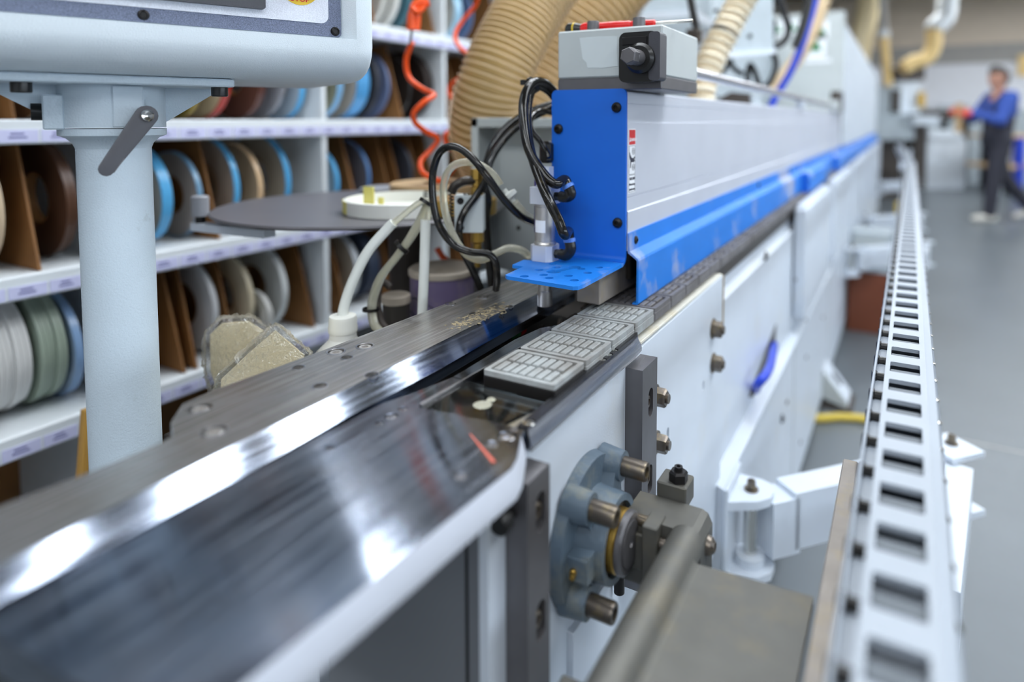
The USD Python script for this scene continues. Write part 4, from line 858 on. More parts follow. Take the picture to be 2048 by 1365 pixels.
# ================================================================ shelving full of edge band rolls
SXF, SXB = -1.90, -2.55
SZ = [.02, .42, .815, 1.2, 1.59, 2.0]
UY = [-.46, .265, .99, 1.715, 2.44, 3.165, 3.89]
su = thing('shelving_unit', 'long white shelving unit with brown dividers and labelled shelf edges', 'shelf', ((SXF + SXB) / 2, 1.7, FLOOR))
for z in SZ[1:]:
    sh_ = obj('shelf_board', box((SXB, UY[0], z - .024), (SXF - .012, UY[-1], z), .002), 'shelf_white', su)
    obj('shelf_lip', box((SXF - .012, UY[0], z - .060), (SXF, UY[-1], z + .001), .003), 'shelf_white', sh_)
for y in UY: obj('upright', box((SXB, y - .011, FLOOR), (SXF - .004, y + .011, 2.3), .002), 'shelf_white', su)
obj('back_panel', box((SXB - .01, UY[0], FLOOR), (SXB, UY[-1], 2.3), 0), 'hardboard', su)
for zi, (lo, hi) in ((1, (.1, 2.6)), (2, (.55, 2.7)), (3, (.55, 2.7)), (4, (1.6, 3.0))):
    y = lo
    while y < hi:
        w = .082 + .01 * rnd.random()
        c = obj('label_card', box((SXF - .001, y, SZ[zi] - .055), (SXF + .0015, y + w - .006, SZ[zi] - .024), 0), 'label_card', su)
        for q in range(2): obj('print_line', box((SXF + .001, y + .02 + .004 * q, SZ[zi] - .045 + .009 * q), (SXF + .0019, y + w - .03 - .006 * q, SZ[zi] - .041 + .009 * q), 0), 'label_print', c)
        y += w
def divider(y, z0, z1, lean):
    d0, d1 = SXB + .01, SXF - .02
    v = []
    for dy in (0, .007):
        for x, z in ((d0, z0), (d1, z0), (d1 - .10, z1), (d0, z1)): v.append((x, y + dy + lean * (z - z0), z))
    obj('divider', hull(v), 'hardboard', su)
RSPAN = []
def all_dividers():
  for zi in range(1, 5):
    for b in range(len(UY) - 1):
        for k in range(6):
            y = UY[b] + .06 + k * .108 + rnd.uniform(-.015, .015)
            if zi == 4 and k % 2: continue
            ln = rnd.uniform(-.02, .07)
            if all(zi != z or y + .05 < a or y - .02 > b2 for z, a, b2 in RSPAN): divider(y, SZ[zi] + .002, SZ[zi + 1] - .062, ln)
  for z, a, b2 in list(RSPAN):
    y = a - .070
    if all(q == (z, a, b2) or q[0] != z or y + .02 < q[1] or y - .012 > q[2] for q in RSPAN) and all(abs(y - u_) > .03 for u_ in UY): divider(y, SZ[z] + .002, SZ[z + 1] - .062, .01)
ROLLN = {}
def roll(zi, u, v, R, w, col, film, lbl, hub=.45, x=None, tilt=.05, edge=0.0, v_pt=True):
    """An edge band roll standing in the shelf whose front edge shows at pixel (u, v)."""
    x0 = SXF - .05 - edge
    p = at(u, v, x=x0); z0 = SZ[zi] + .003
    name = 'edge_band_roll'
    for u_ in UY:
        if p[1] - w - .026 < u_ < p[1] + .026: p[1] = u_ - .028 if abs(p[1] - u_) < abs(p[1] - w - u_) else u_ + w + .028
    for z_, a_, b_ in RSPAN:
        if z_ == zi and p[1] - w < b_ + .004 and p[1] > a_: p[1] = b_ + w + .005
    RSPAN.append((zi, p[1] - w - .012, p[1] + .012))
    cx_, cz_ = x0 - R, z0 + R
    R2, w2 = R, w
    key = 'roll_' + '_'.join(map(str, col))
    if key not in LOOKS: pm(key, col, .42, var=.04)
    t = thing(name, lbl, 'edge band roll', (cx_, p[1], z0), group=None)
    ax = np.array([0, 1, tilt]); ax /= np.linalg.norm(ax); o = np.array([cx_, p[1] - w, cz_])
    k = max(2, int(w / .012)); prof = [(R * hub, 0)]
    for i in range(k):
        a = w * i / k; b = w * (i + 1) / k; r = R * (1 - .02 * ((i * 7) % 3))
        prof += [(r - .004, a), (r, a + .001), (r, b - .001), (r - .004, b)]
    prof += [(R * hub, w), (R * hub, 0)]
    obj('tape', lathe(prof, o, ax, 40), key, t)
    if film:
        kf = 'film_' + '_'.join(map(str, film))
        if kf not in LOOKS: pm(kf, film, .28, var=.05)
        obj('film_band', lathe([(R * .98, .0), (R + .002, .0), (R + .002, w * .9), (R * .98, w * .9), (R * .98, 0)], o - ax * .001, ax, 40), kf, t)
    obj('core', lathe([(R * hub - .004, 0), (R * hub, 0), (R * hub, w), (R * hub - .004, w), (R * hub - .004, 0)], o, ax, 32), 'hardboard', t)
    return t
LB, WH, CRM, BRN, GRY, DK = (92, 178, 232), (222, 222, 220), (224, 208, 176), (86, 58, 42), (176, 172, 164), (50, 46, 44)
for a in (
    (2, 14, 480, .165, .03, (214, 190, 160), None, 'beige edge band roll at the left end of the middle shelf'),
    (2, 160, 450, .165, .03, BRN, None, 'dark brown edge band roll left of the console post on the middle shelf'),
    (2, 348, 405, .150, .035, (170, 178, 176), LB, 'edge band roll in bright blue film just right of the console post'),
    (2, 408, 420, .140, .018, (160, 150, 144), (120, 160, 190), 'narrow grey edge band roll with a dull blue rim on the middle shelf'),
    (2, 482, 400, .162, .022, (166, 152, 138), (96, 176, 226), 'taupe edge band roll with a torn light blue wrap on the middle shelf'),
    (2, 528, 400, .150, .020, (178, 160, 134), (222, 190, 150), 'taupe edge band roll with a peach rim on the middle shelf'),
    (2, 584, 390, .165, .024, (160, 152, 138), (86, 172, 226), 'grey-brown edge band roll with a blue rim left of the shelf upright'),
    (2, 680, 380, .140, .02, (150, 180, 200), LB, 'light blue edge band roll right of the shelf upright on the middle shelf'),
    (2, 742, 370, .150, .018, (110, 110, 120), (90, 130, 180), 'dim slate blue edge band roll on the middle shelf'),
    (2, 828, 350, .150, .02, (70, 74, 84), None, 'dark slate edge band roll on the middle shelf'),
    (2, 896, 340, .165, .035, (130, 190, 220), (46, 46, 52), 'light blue edge band roll with a black rim left of the big hose'),
    (1, 70, 760, .165, .075, WH, None, 'thick white edge band roll at the left end of the lower shelf'),
    (1, 125, 740, .165, .062, (158, 172, 156), None, 'thick grey-green edge band roll on the lower shelf'),
    (1, 172, 740, .150, .022, (160, 180, 204), (140, 172, 212), 'blue-grey edge band roll left of the console post on the lower shelf'),
    (1, 440, 650, .160, .022, (212, 214, 216), None, 'white edge band roll behind the wrapped blocks on the lower shelf'),
    (1, 512, 640, .160, .022, (218, 206, 178), None, 'cream edge band roll with a pale rim on the lower shelf'),
    (1, 578, 610, .165, .026, (200, 202, 200), (216, 220, 220), 'pale grey edge band roll with a small roll in front on the lower shelf'),
    (1, 662, 610, .125, .03, (206, 208, 208), None, 'smaller white edge band roll left of the shelf upright on the lower shelf'),
    (1, 722, 560, .160, .03, (196, 186, 168), (200, 206, 212), 'greige edge band roll right of the shelf upright on the lower shelf'),
    (1, 762, 560, .150, .06, (60, 70, 90), None, 'thick navy edge band roll behind the white tube on the lower shelf'),
    (3, 108, 210, .150, .02, (140, 104, 70), None, 'tan edge band roll left of the console post on the upper shelf'),
    (3, 375, 210, .150, .02, (90, 84, 78), None, 'charcoal edge band roll right of the console post on the upper shelf'),
    (3, 412, 205, .150, .02, (150, 130, 60), None, 'mustard edge band roll on the upper shelf under the console'),
    (3, 468, 205, .165, .028, (206, 190, 160), (170, 50, 40), 'cream edge band roll with a red rim under the console'),
    (3, 536, 205, .155, .03, (92, 56, 48), None, 'maroon edge band roll on the upper shelf'),
    (3, 574, 200, .155, .02, (150, 152, 160), None, 'grey edge band roll on the upper shelf beside a blue wrapped roll'),
    (3, 612, 200, .130, .024, (180, 196, 210), LB, 'small blue wrapped edge band roll on the upper shelf'),
    (3, 645, 200, .165, .030, DK, None, 'black edge band roll left of the shelf upright on the upper shelf'),
    (3, 688, 200, .155, .030, (186, 188, 160), (130, 180, 220), 'olive edge band roll with a light blue edge right of the shelf upright'),
    (3, 742, 195, .160, .075, (186, 180, 176), (84, 158, 214), 'thick pale edge band roll with a blue side on the upper shelf'),
    (3, 762, 195, .160, .02, (60, 64, 74), None, 'dark slate edge band roll on the upper shelf beside the thick pale one'),
    (3, 782, 195, .150, .018, (110, 124, 160), None, 'dull violet edge band roll on the upper shelf'),
    (3, 825, 190, .150, .02, (40, 36, 34), None, 'black edge band roll with a slanted sheen left of the orange hose'),
    (3, 872, 185, .160, .05, (46, 36, 32), None, 'thick black-brown edge band roll behind the orange hose'),
    (4, 775, 30, .155, .03, (206, 206, 200), None, 'white edge band roll on the top shelf beside the console'),
    (4, 802, 30, .160, .03, (220, 220, 216), None, 'broad white edge band roll on the top shelf beside a teal one'),
    (4, 826, 30, .160, .028, (70, 112, 126), None, 'teal edge band roll on the top shelf'),
    (4, 885, 30, .160, .05, (92, 84, 80), None, 'thick dark grey edge band roll on the top shelf'),
    (4, 925, 40, .150, .06, (214, 218, 214), (150, 190, 214), 'thick white edge band roll on the top shelf left of the big hose'),
    (4, 948, 40, .150, .02, (86, 110, 150), None, 'slate blue edge band roll on the top shelf against the big hose'),
): roll(*a)
roll(1, 548, 660, .085, .02, (206, 206, 202), None, 'small white edge band roll leaning in front of a large one on the lower shelf', edge=-.012)
all_dividers()
t = thing('wood_strip', 'narrow varnished wooden strip leaning behind the console post', 'wood strip', (-1.42, .62, FLOOR))
a, b = at(152, 1000, d=1.35), at(172, 820, d=1.42)
obj('strip', hull([a + np.array(q) for q in ((-.016, -.006, -.1), (.016, .006, -.1), (-.016, .006, -.1), (.016, -.006, -.1))] + [b + np.array(q) for q in ((-.010, -.006, 0), (.010, .006, 0), (-.010, .006, 0), (.010, -.006, 0))] + [np.array([a[0] - .03, a[1] - .02, FLOOR]), np.array([a[0] + .0, a[1] - .03, FLOOR])]), 'wood_post', t)
hose('floor_hose', 'yellow hose on the floor left of the console post', [at(-40, 1025, z=FLOOR + .02), at(20, 1005, z=FLOOR + .02), at(80, 975, z=FLOOR + .02), at(150, 965, z=FLOOR + .02), at(230, 960, z=FLOOR + .02)], .018, 'yellow_tube')
# ================================================================ behind the fence plate: tape disk, bottle, cans, valves
tt = thing('tape_turntable', 'large round dark grey steel turntable for edge tape', 'turntable', (-1.25, 1.2, .96))
dc = np.array([-1.20, 1.21, .985])
obj('disk', lathe([(.353, 0), (.356, .004), (.353, .008), (0, .008)], dc - [0, 0, .008], (0, 0, 1), 72), 'disk_grey', tt)
obj('hub', lathe([(.07, 0), (.07, .018), (.055, .022), (0, .022)], at(770, 388, z=.985), (0, 0, 1), 32), 'plastic_grey', tt)
obj('support_column', cyl((dc[0] + .05, dc[1] + .1, FLOOR), (dc[0] + .05, dc[1] + .1, .977), .05, 24), 'dark_machine', tt)
kb = thing('guide_roller', 'grey plastic guide roller on a white arm left of the turntable', 'knob', at(400, 440, d=1.50))
k0 = at(401, 432, d=1.50)
obj('roller', lathe([(.019, 0), (.019, .044), (.016, .047), (0, .047)], k0, (0, 0, 1), 28), 'plastic_grey', kb)
obj('spindle', cyl(k0 - [0, 0, .016], k0, .011, 16), 'black_steel', kb)
obj('arm', hull([k0 + np.array(q) for q in ((-.018, -.014, -.034), (.04, -.014, -.034), (-.018, .014, -.034), (.22, .03, -.034), (-.018, -.014, -.016), (.04, -.014, -.016), (-.018, .014, -.016), (.22, .03, -.016), (.22, .0, -.034), (.22, 0, -.016))]), 'white_paint', kb)
rg = thing('tape_tray', 'white round plastic tape reel with yellow tape and handwritten letters on the turntable', 'tape reel', at(800, 432, z=.986))
rc = at(812, 421, z=.986)
obj('reel', lathe([(.142, 0), (.142, .030), (.136, .032), (.136, .006), (0, .006)], rc, (0, 0, 1), 56), 'plastic_white', rg)
arc_ = np.linspace(math.radians(215), math.radians(245), 9)
obj('yellow_tape', slab([(rc[0] + r * math.cos(a), rc[1] + r * math.sin(a)) for r, q in ((.1435, arc_), (.1415, arc_[::-1])) for a in q], rc[2] + .002, rc[2] + .030), 'yellow_tape', rg)
y0_ = at(738, 412, z=1.0); obj('yellow_note', box(y0_ - [.016, .002, .0], y0_ + [.016, .002, .045], .0005), 'yellow_tape', rg)
y0_ = at(762, 414, z=1.0); obj('yellow_note', box(y0_ - [.008, .002, .0], y0_ + [.008, .002, .022], .0005), 'yellow_tape', rg)
for i, chx in enumerate('ESLA'):
    t_ = meshkit.text_mesh(chx, .020, .001, True); th = math.radians(108 - 9 * i); v = t_.vertices - [t_.vertices[:, 0].mean(), 0, 0]
    rad = np.array([math.cos(th), math.sin(th)]); tan = np.array([math.sin(th), -math.cos(th)])
    nv = np.stack([rc[0] + .1345 * rad[0] + v[:, 0] * tan[0] - v[:, 2] * rad[0], rc[1] + .1345 * rad[1] + v[:, 0] * tan[1] - v[:, 2] * rad[1], rc[2] + .010 + v[:, 1]], 1)
    obj('lettering', trimesh.Trimesh(nv, t_.faces, process=False), 'pen_black', rg, smooth=False)
br_ = thing('tape_roll', 'beige wood-coloured tape roll lying on the turntable behind the white reel', 'tape roll', at(850, 395, z=.986))
bc = at(880, 392, z=.986); obj('tape', lathe([(.05, 0), (.135, 0), (.138, .002), (.138, .036), (.135, .038), (.05, .038), (.05, 0)], bc, (0, 0, 1), 48), 'wood_light', br_); obj('core', lathe([(.046, 0), (.05, 0), (.05, .038), (.046, .038), (.046, 0)], bc, (0, 0, 1), 32), 'hardboard', br_)
br2 = thing('brown_tape_roll', 'brown translucent tape roll beside the white reel on the turntable', 'tape roll', at(885, 428, z=.986))
bc = at(905, 432, z=.986) + [0, .04, 0]; obj('tape', lathe([(.03, 0), (.075, 0), (.077, .002), (.077, .034), (.075, .036), (.03, .036), (.03, 0)], bc, (0, 0, 1), 40), 'brass', br2); obj('core', lathe([(.026, 0), (.03, 0), (.03, .036), (.026, .036), (.026, 0)], bc, (0, 0, 1), 28), 'hardboard', br2)

ZD = .79
bo = thing('wash_bottle', 'white plastic bottle with a milky tube in its neck behind the fence plate', 'bottle', at(690, 780, d=1.16))
n0 = at(686, 657, d=1.20); n1 = n0 - [0, 0, .19]
obj('body', lathe([(0, 0), (.062, 0), (.068, .006), (.068, .10), (.064, .12), (.048, .148), (.030, .166), (.0245, .172), (.0245, .19), (0, .19)], n1, (0, 0, 1), 44), 'bottle_plastic', bo)
obj('cap', lathe([(.026, 0), (.0265, .004), (.0265, .010), (.0255, .012), (.0255, .024), (.024, .030), (.016, .031), (0, .031)], n0 - [0, 0, .006], (0, 0, 1), 36), 'plastic_white', bo)
mt = thing('milky_tube', 'milky white tube bending out of the wash bottle up to the tie', 'tube', n0)
pa = [n0 + [0, 0, .01], at(688, 615, d=1.205), at(705, 565, d=1.21), at(735, 505, d=1.215), at(775, 458, d=1.22), at(787, 446, d=1.22)]
obj('sleeve', tube(spline(pa, 8), .0098, 16), 'milky_tube', mt)
obj('inner_tube', tube(spline([at(783, 450, d=1.22), at(805, 432, d=1.225), at(830, 412, d=1.23), at(850, 402, d=1.235), at(858, 408, d=1.235), at(856, 430, d=1.235), at(853, 450, d=1.235)], 8), .0062, 14), 'clear_tube', mt)
m2 = thing('milky_tube', 'straight upright milky tube standing left of the glue can', 'tube', at(848, 520, d=1.235))
obj('sleeve', tube(spline([at(851, 440, d=1.235), at(849, 520, d=1.235), at(844, 640, d=1.235)], 8), .0095, 16), 'milky_tube', m2)
ctb = thing('clear_tubes', 'pair of clear tubes tied together and curving down behind the fence plate', 'tube', at(790, 500, d=1.27))
for k_, off in enumerate((0, 6)):
    obj('tube', tube(spline([at(853 + off * .3, 408, d=1.245), at(838 + off, 440, d=1.25), at(815 + off, 480, d=1.255), at(790 + off * .7, 515, d=1.26), at(762 + off, 550, d=1.265), at(748 + off, 580, d=1.27), at(741 + off, 610, d=1.27), at(744 + off, 645, d=1.26), at(755 + off, 662, d=1.255)], 8), .0062, 12), 'clear_tube', ctb)
obj('tie', pipe(at(800, 497, d=1.256), at(806, 491, d=1.257), .0165, .0135, 18), 'black_plastic', ctb)
obj('tie', pipe(at(742, 622, d=1.27), at(742, 616, d=1.27), .0165, .0135, 18), 'black_plastic', ctb)
obj('top_tie', pipe(at(851, 408, d=1.236), at(855, 402, d=1.237), .015, .011, 18), 'black_plastic', ctb)
hose('dark_hose', 'short dark hose bent behind the clear tubes beside the small dark can', [at(780, 575, d=1.32), at(768, 565, d=1.32), at(758, 575, d=1.31), at(755, 610, d=1.30), at(762, 645, d=1.29), at(778, 662, d=1.28)], .0075, 'dark_machine')
gc = thing('glue_can', 'glue can with a violet label and dusty lid behind the fence plate', 'can', at(885, 640, d=1.45))
g0 = at(884, 530, d=1.46) - [0, 0, .20]
obj('can_body', lathe([(0, 0), (.070, 0), (.071, .004), (.071, .176), (.073, .180), (0, .180)], g0, (0, 0, 1), 44), 'can_purple', gc)
obj('lid', lathe([(.0735, 0), (.075, .003), (.075, .012), (.071, .016), (.066, .014), (.055, .013), (0, .013)], g0 + [0, 0, .180], (0, 0, 1), 44), 'can_lid', gc)
for zz_, aa, bb_ in ((.090, 200, 300), (.06, 215, 320), (.125, 225, 310)):
    aq = np.radians(np.linspace(aa, bb_, 12)); obj('label_scroll', tube(np.stack([g0[0] + .0712 * np.cos(aq), g0[1] + .0712 * np.sin(aq), g0[2] + zz_ + .012 * np.sin((aq - aq[0]) * 3)], 1), .0013, 6), 'ink', gc)
obj('label_band', lathe([(.0713, 0), (.0717, 0), (.0717, .045), (.0713, .045)], g0 + [0, 0, .01], (0, 0, 1), 44), 'can_lid', gc)
sc2 = thing('small_can', 'small dark metal can with a dusty lid behind the fence plate', 'can', at(790, 640, d=1.38))
s0 = at(792, 585, d=1.38) - [0, 0, .12]
obj('can_body', lathe([(0, 0), (.029, 0), (.029, .138), (0, .138)], s0 - [0, 0, .04], (0, 0, 1), 32), 'can_dark', sc2); obj('lid', lathe([(.030, 0), (.031, .002), (.031, .016), (.027, .019), (0, .019)], s0 + [0, 0, .098], (0, 0, 1), 32), 'can_lid', sc2)
rk = thing('rear_shelf', 'dark steel shelf behind the fence plate carrying bottle and cans', 'shelf', (-1.0, 1.2, .70))
obj('shelf_plate', box((-1.06, .98, .653), (-.79, 1.30, .672), .002), 'dark_machine', rk)
obj('shelf_leg', box((-1.05, 1.0, FLOOR), (-1.01, 1.04, .653), .002), 'dark_machine', rk); obj('shelf_leg', box((-1.05, 1.24, FLOOR), (-1.01, 1.28, .653), .002), 'dark_machine', rk)
for q in ('bottle', 'cans'): pass

obj('bottle_tray', box((-1.0, .76, .604), (-.80, .978, .6225), .002), 'dark_machine', rk)
# blocks of hot glue in crumpled film
def lump(seed, pts, amp, sub=3, fr=18.0):
    m = hull(pts)
    for _ in range(sub): m = m.subdivide()
    n = meshkit.fbm(m.vertices * fr + seed)
    if sub > 2: n = 1.6 * np.abs(n - .5) + .35
    if sub > 3: n = n + .8 * np.abs(meshkit.fbm(m.vertices * fr * 3.1 + seed + 40) - .5)
    m.vertices = m.vertices + m.vertex_normals * (np.asarray(n).reshape(-1, 1) * amp); return m
wbk = thing('wrapped_blocks', 'two cream wax blocks in crumpled clear film behind the fence plate', 'wrapped block', at(520, 770, d=1.10))
def blk(px, d0, d1):
    return [at(u, v, d=d) for u, v in px for d in (d0, d1)]
A_ = blk([(424, 670), (445, 650), (497, 646), (530, 668), (520, 700), (440, 790), (425, 740)], 1.17, 1.25)
B_ = blk([(445, 760), (550, 664), (605, 712), (600, 730), (560, 836), (450, 836)], 1.06, 1.15)
obj('block', lump(1, A_, .006, 2), 'cream_block', wbk); obj('block', lump(5, B_, .006, 2), 'cream_block', wbk)
def grow(pts, s):
    pts = np.asarray(pts); c = pts.mean(0); return c + (pts - c) * s
obj('film', lump(11, grow(A_, 1.04), .020, 4, 34), 'film', wbk, smooth=False, label='crumpled clear film'); obj('film', lump(17, grow(B_, 1.04), .018, 4, 36), 'film', wbk, smooth=False, label='crumpled clear film')
rk2 = thing('rear_ledge', 'dark ledge beside the fence plate under the wrapped blocks', 'ledge', (-.9, .62, .6)); obj('ledge', box((-1.09, .62, .648), (-.775, .86, .667), .002), 'dark_machine', rk2); obj('bracket', box((-.90, .66, FLOOR), (-.86, .70, .648), .002), 'dark_machine', rk2)

# valve block with brass fittings
vb = thing('valve_block', 'white valve block with brass fittings and a black silencer', 'valve', at(940, 430, d=1.30))
c0 = at(932, 428, d=1.295); AX, AY = np.array([.876, .482, 0]), np.array([-.482, .876, 0])
def vbox(a0, a1, b0, b1, z0, z1): return hull([c0 + AX * a + AY * b + np.array([0, 0, z]) for a in (a0, a1) for b in (b0, b1) for z in (z0, z1)])
obj('block', vbox(-.023, .034, .0, .045, -.038, .036), 'sticker_grey', vb)
for z in (.026, -.028): obj('port', lathe([(.007, 0), (.007, .002), (.004, .002), (0, .001)], c0 - AX * .011 + np.array([0, 0, z]) + AY * .0005, -AY, 16), 'black_steel', vb)
obj('brass_fitting', cat_(lathe([(.013, 0), (.013, .016), (.010, .018), (.010, .030), (.013, .032), (.013, .052), (0, .052)], c0 + AX * .020 + AY * .022 + np.array([0, 0, .036]), (0, 0, 1), 8)), 'brass', vb)
obj('brass_fitting', lathe([(.013, 0), (.014, .022), (.009, .026), (.009, .040), (.006, .044), (.006, .075), (0, .075)], c0 + AX * .020 + AY * .022 + np.array([0, 0, -.038]), (0, 0, -1), 8), 'brass', vb)
obj('silencer', tube(spline([c0 + AX * .014 + AY * .02 + np.array([0, 0, .066]), c0 - AX * .006 + AY * .01 + np.array([0, 0, .064]), c0 - AX * .022 + AY * .006 + np.array([0, 0, .056]), c0 - AX * .030 + AY * .006 + np.array([0, 0, .042])], 6), .0095, 14), 'oily_dark', vb)
zz_ = np.linspace(0, 1, 90); cl_ = c0 - AX * .030 + AY * .006 + np.stack([.004 * np.cos(zz_ * 90) - .004 * zz_ * 0, .004 * np.sin(zz_ * 90), .042 - .10 * zz_], 1)
obj('coiled_lead', tube(cl_, .0016, 6), 'oily_dark', vb)
obj('top_screw', lathe([(.008, 0), (.007, .004), (0, .005)], c0 + AX * .000 + AY * .02 + np.array([0, 0, .036]), (0, 0, 1), 14), 'chrome', vb)
# grey bracket frame behind the plate
bf = thing('bracket_frame', 'grey painted sheet frame standing behind the blue end plate', 'machine panel', (-.75, 1.36, .75))
q0, q1 = at(943, 236, y=1.36), at(1112, 236, y=1.36)
obj('back_sheet', box((q0[0], 1.44, .802), (-.59, 1.448, q0[2]), .001), 'grey_paint', bf)
obj('left_flange', box((q0[0], 1.36, .802), (q0[0] + .012, 1.445, q0[2]), .003), 'grey_paint', bf)
obj('top_flange', box((q0[0], 1.36, q0[2] - .016), (-.58, 1.445, q0[2]), .003), 'grey_paint', bf)
obj('front_lip', box((q0[0], 1.356, .802), (q0[0] + .022, 1.363, q0[2]), .002), 'grey_paint', bf); obj('front_lip', box((q0[0], 1.356, q0[2] - .024), (-.58, 1.363, q0[2]), .002), 'grey_paint', bf)
obj('inner_plate', box((q0[0] + .035, 1.425, .802), (-.59, 1.436, q0[2] - .075), .012), 'grey_paint', bf)
for u, v in ((1037, 456), (1022, 268)): obj('hole_plug', button_bolt(at(u, v, y=1.424), (0, -1, 0), .006, .003, 14), 'black_steel', bf)
obj('valve_rail', box(at(952, 480, y=1.34) - [.008, .006, .40], at(952, 480, y=1.34) + [.008, .006, .02], .002), 'gunmetal', bf)

# ================================================================ extraction hoses
def beige(name, label, pts, r, mat, pitch, amp, rib='hose_ridge', rw=.17):
    t = thing(name, label, 'hose', pts[-1])
    obj('wall', ridged(spline(pts, 14), r, pitch, amp), mat, t)
    pth = even(spline(pts, 14), pitch / 20); tg = np.gradient(pth, axis=0); tg /= np.linalg.norm(tg, axis=1)[:, None]
    x = frame(tg[0])[0]; hx = []
    for i in range(len(pth)):
        x = x - tg[i] * (x @ tg[i]); x /= np.linalg.norm(x); a = 2 * math.pi * i / 20
        hx.append(pth[i] + r * (math.cos(a) * x + math.sin(a) * np.cross(tg[i], x)))
    obj('ridge', tube(np.array(hx), pitch * rw, 5), rib, t, label='paler raised spiral rib')
    return t
beige('extraction_hose', 'large beige ribbed extraction hose in front, rising from behind the grey frame', [at(1160, -120, d=1.90), at(1085, -20, d=1.87), at(1030, 70, d=1.83), at(992, 150, d=1.81), at(972, 215, d=1.83), at(968, 275, d=1.88), at(990, 335, d=1.98), at(1030, 380, d=2.1)], .099, 'hose_beige', .0165, .0065)
beige('extraction_hose', 'second beige ribbed extraction hose passing behind the adjuster head', [at(1330, -130, d=2.45), at(1235, -20, d=2.42), at(1160, 65, d=2.40), at(1090, 160, d=2.38), at(1050, 240, d=2.36), at(1020, 330, d=2.36)], .117, 'hose_beige', .026, .0085)
sh2 = beige('ribbed_hose', 'slim cream ribbed hose right of the adjuster head', [at(1540, -90, d=2.3), at(1487, -5, d=2.28), at(1450, 65, d=2.25), at(1418, 130, d=2.22), at(1402, 185, d=2.2), at(1400, 240, d=2.2)], .045, 'hose_small', .030, .009, 'hose_rib_white', .24)
obj('black_clip', pipe(at(1449, 64, d=2.25), at(1446, 69, d=2.25), .049, .042, 26), 'black_plastic', sh2)
def coil(name, label, path, r, n, rad, mat='orange_tube', step=26):
    p = even(spline(path, 10), .004); s = np.linspace(0, 1, len(p)); a = 2 * math.pi * n * s
    side = np.array([.876, .482, 0]); dep = np.array([-.482, .876, 0])
    q = p + rad * np.cos(a)[:, None] * side + rad * np.sin(a)[:, None] * dep
    return obj(name, tube(even(q, .006), r, 10), mat, label=label, cat='hose')
t = thing('coiled_hose', 'orange coiled air hose hanging in front of the shelves', 'hose', at(850, 200, d=1.75))
ob = [(824, 85), (812, 120), (818, 155), (845, 178), (868, 190), (848, 204), (828, 225), (830, 245), (850, 262), (876, 278), (862, 300), (842, 322), (845, 345), (868, 358), (890, 365)]
obj('coil', tube(spline([at(u, v, d=1.75 + .05 * math.sin(i * .85)) for i, (u, v) in enumerate(ob)], 8), .0075, 12), 'orange_tube', t)
obj('bundle', cat_(tube(spline([at(822, 60, d=1.74), at(824, 28, d=1.74), at(838, 12, d=1.75), at(856, 4, d=1.76)], 8), .012, 12), tube(spline([at(832, 60, d=1.75), at(834, 30, d=1.75), at(828, 12, d=1.74), at(846, 2, d=1.75)], 8), .011, 12), tube(spline([at(822, 14, d=1.73), at(834, 24, d=1.73), at(848, 14, d=1.74)], 6), .008, 12)), 'orange_tube', t)
obj('hook', tube([at(824, 60, d=1.74), at(820, 88, d=1.74)], .004, 8), 'gunmetal', t)
t = thing('coiled_hose', 'second orange coiled air hose running behind the big beige hose', 'hose', at(920, 100, d=1.8))
ob = [(958, -10), (950, 12), (925, 42), (910, 70), (920, 96), (950, 118), (960, 140), (925, 155), (903, 168), (898, 185), (912, 208), (930, 230), (905, 258), (890, 272), (895, 292), (915, 310), (905, 340), (880, 365)]
obj('coil', tube(spline([at(u, v, d=2.10 + .04 * math.sin(i * .85)) for i, (u, v) in enumerate(ob)], 8), .007, 12), 'orange_tube', t)
ob = [(886, 500), (884, 520), (895, 540), (880, 552)]
hose('orange_strap', 'short orange strap end behind the glue can', [at(u, v, d=1.62) for u, v in ((874, 496), (884, 512), (892, 524), (886, 540))], .008, 'orange_tube')

# ================================================================ machine heads behind the beam
mh = thing('tower_housing', 'tall pale machine hood with dark safety stickers at the far end of the beam', 'machine housing', (-.9, 8, .9))
obj('front_face', box((-1.35, 5.55, 1.0), (-.43, 5.58, 2.05), .01), 'grey_paint', mh)
obj('hood', hull([(x, y, z) for y in (5.57, 12.1) for x, z in ((-.42, .995), (-.42, 1.93), (-.46, 2.0), (-.52, 2.05), (-1.35, 2.05), (-1.35, .995))]), 'machine_back', mh)
for (u, v, w, h) in ((1558, 58, .045, .06), (1587, 55, .05, .05), (1620, 50, .05, .06), (1643, 60, .05, .07), (1632, 90, .07, .10), (1635, 122, .10, .012)):
    p = at(u, v, y=5.548); st_ = obj('safety_sticker', box((p[0] - w, 5.546, p[2] - h), (p[0] + w, 5.5495, p[2] + h), .0005), 'sticker_white', mh)
    if h > .02: obj('pictogram', along(prism([(p[0] - w * .6, p[2] - h * .5), (p[0] + w * .6, p[2] - h * .5), (p[0] + w * .3, p[2] + h * .1), (p[0], p[2] + h * .6), (p[0] - w * .35, p[2] + h * .1)], .002), 'y', (0, 5.5435, 0)), 'green_band', st_)
gh = thing('trim_head', 'grey trimming unit housing with a sloping cover behind the small hose', 'machine housing', (-.8, 2.6, 1.3))
obj('cover', hull([at(u, v, d=d) for u, v, d in ((1440, -30, 2.7), (1545, -40, 2.9), (1548, 104, 2.9), (1440, 112, 2.7), (1440, -30, 3.1), (1545, -40, 3.3), (1548, 104, 3.3), (1440, 112, 3.1))]), 'machine_grey', gh)
obj('cover_edge', hull([at(u, v, d=d) for u, v, d in ((1440, 106, 2.68), (1552, 98, 2.88), (1552, 107, 2.88), (1440, 117, 2.68), (1440, 106, 3.1), (1552, 98, 3.3), (1552, 107, 3.3), (1440, 117, 3.1))]), 'white_paint', gh)
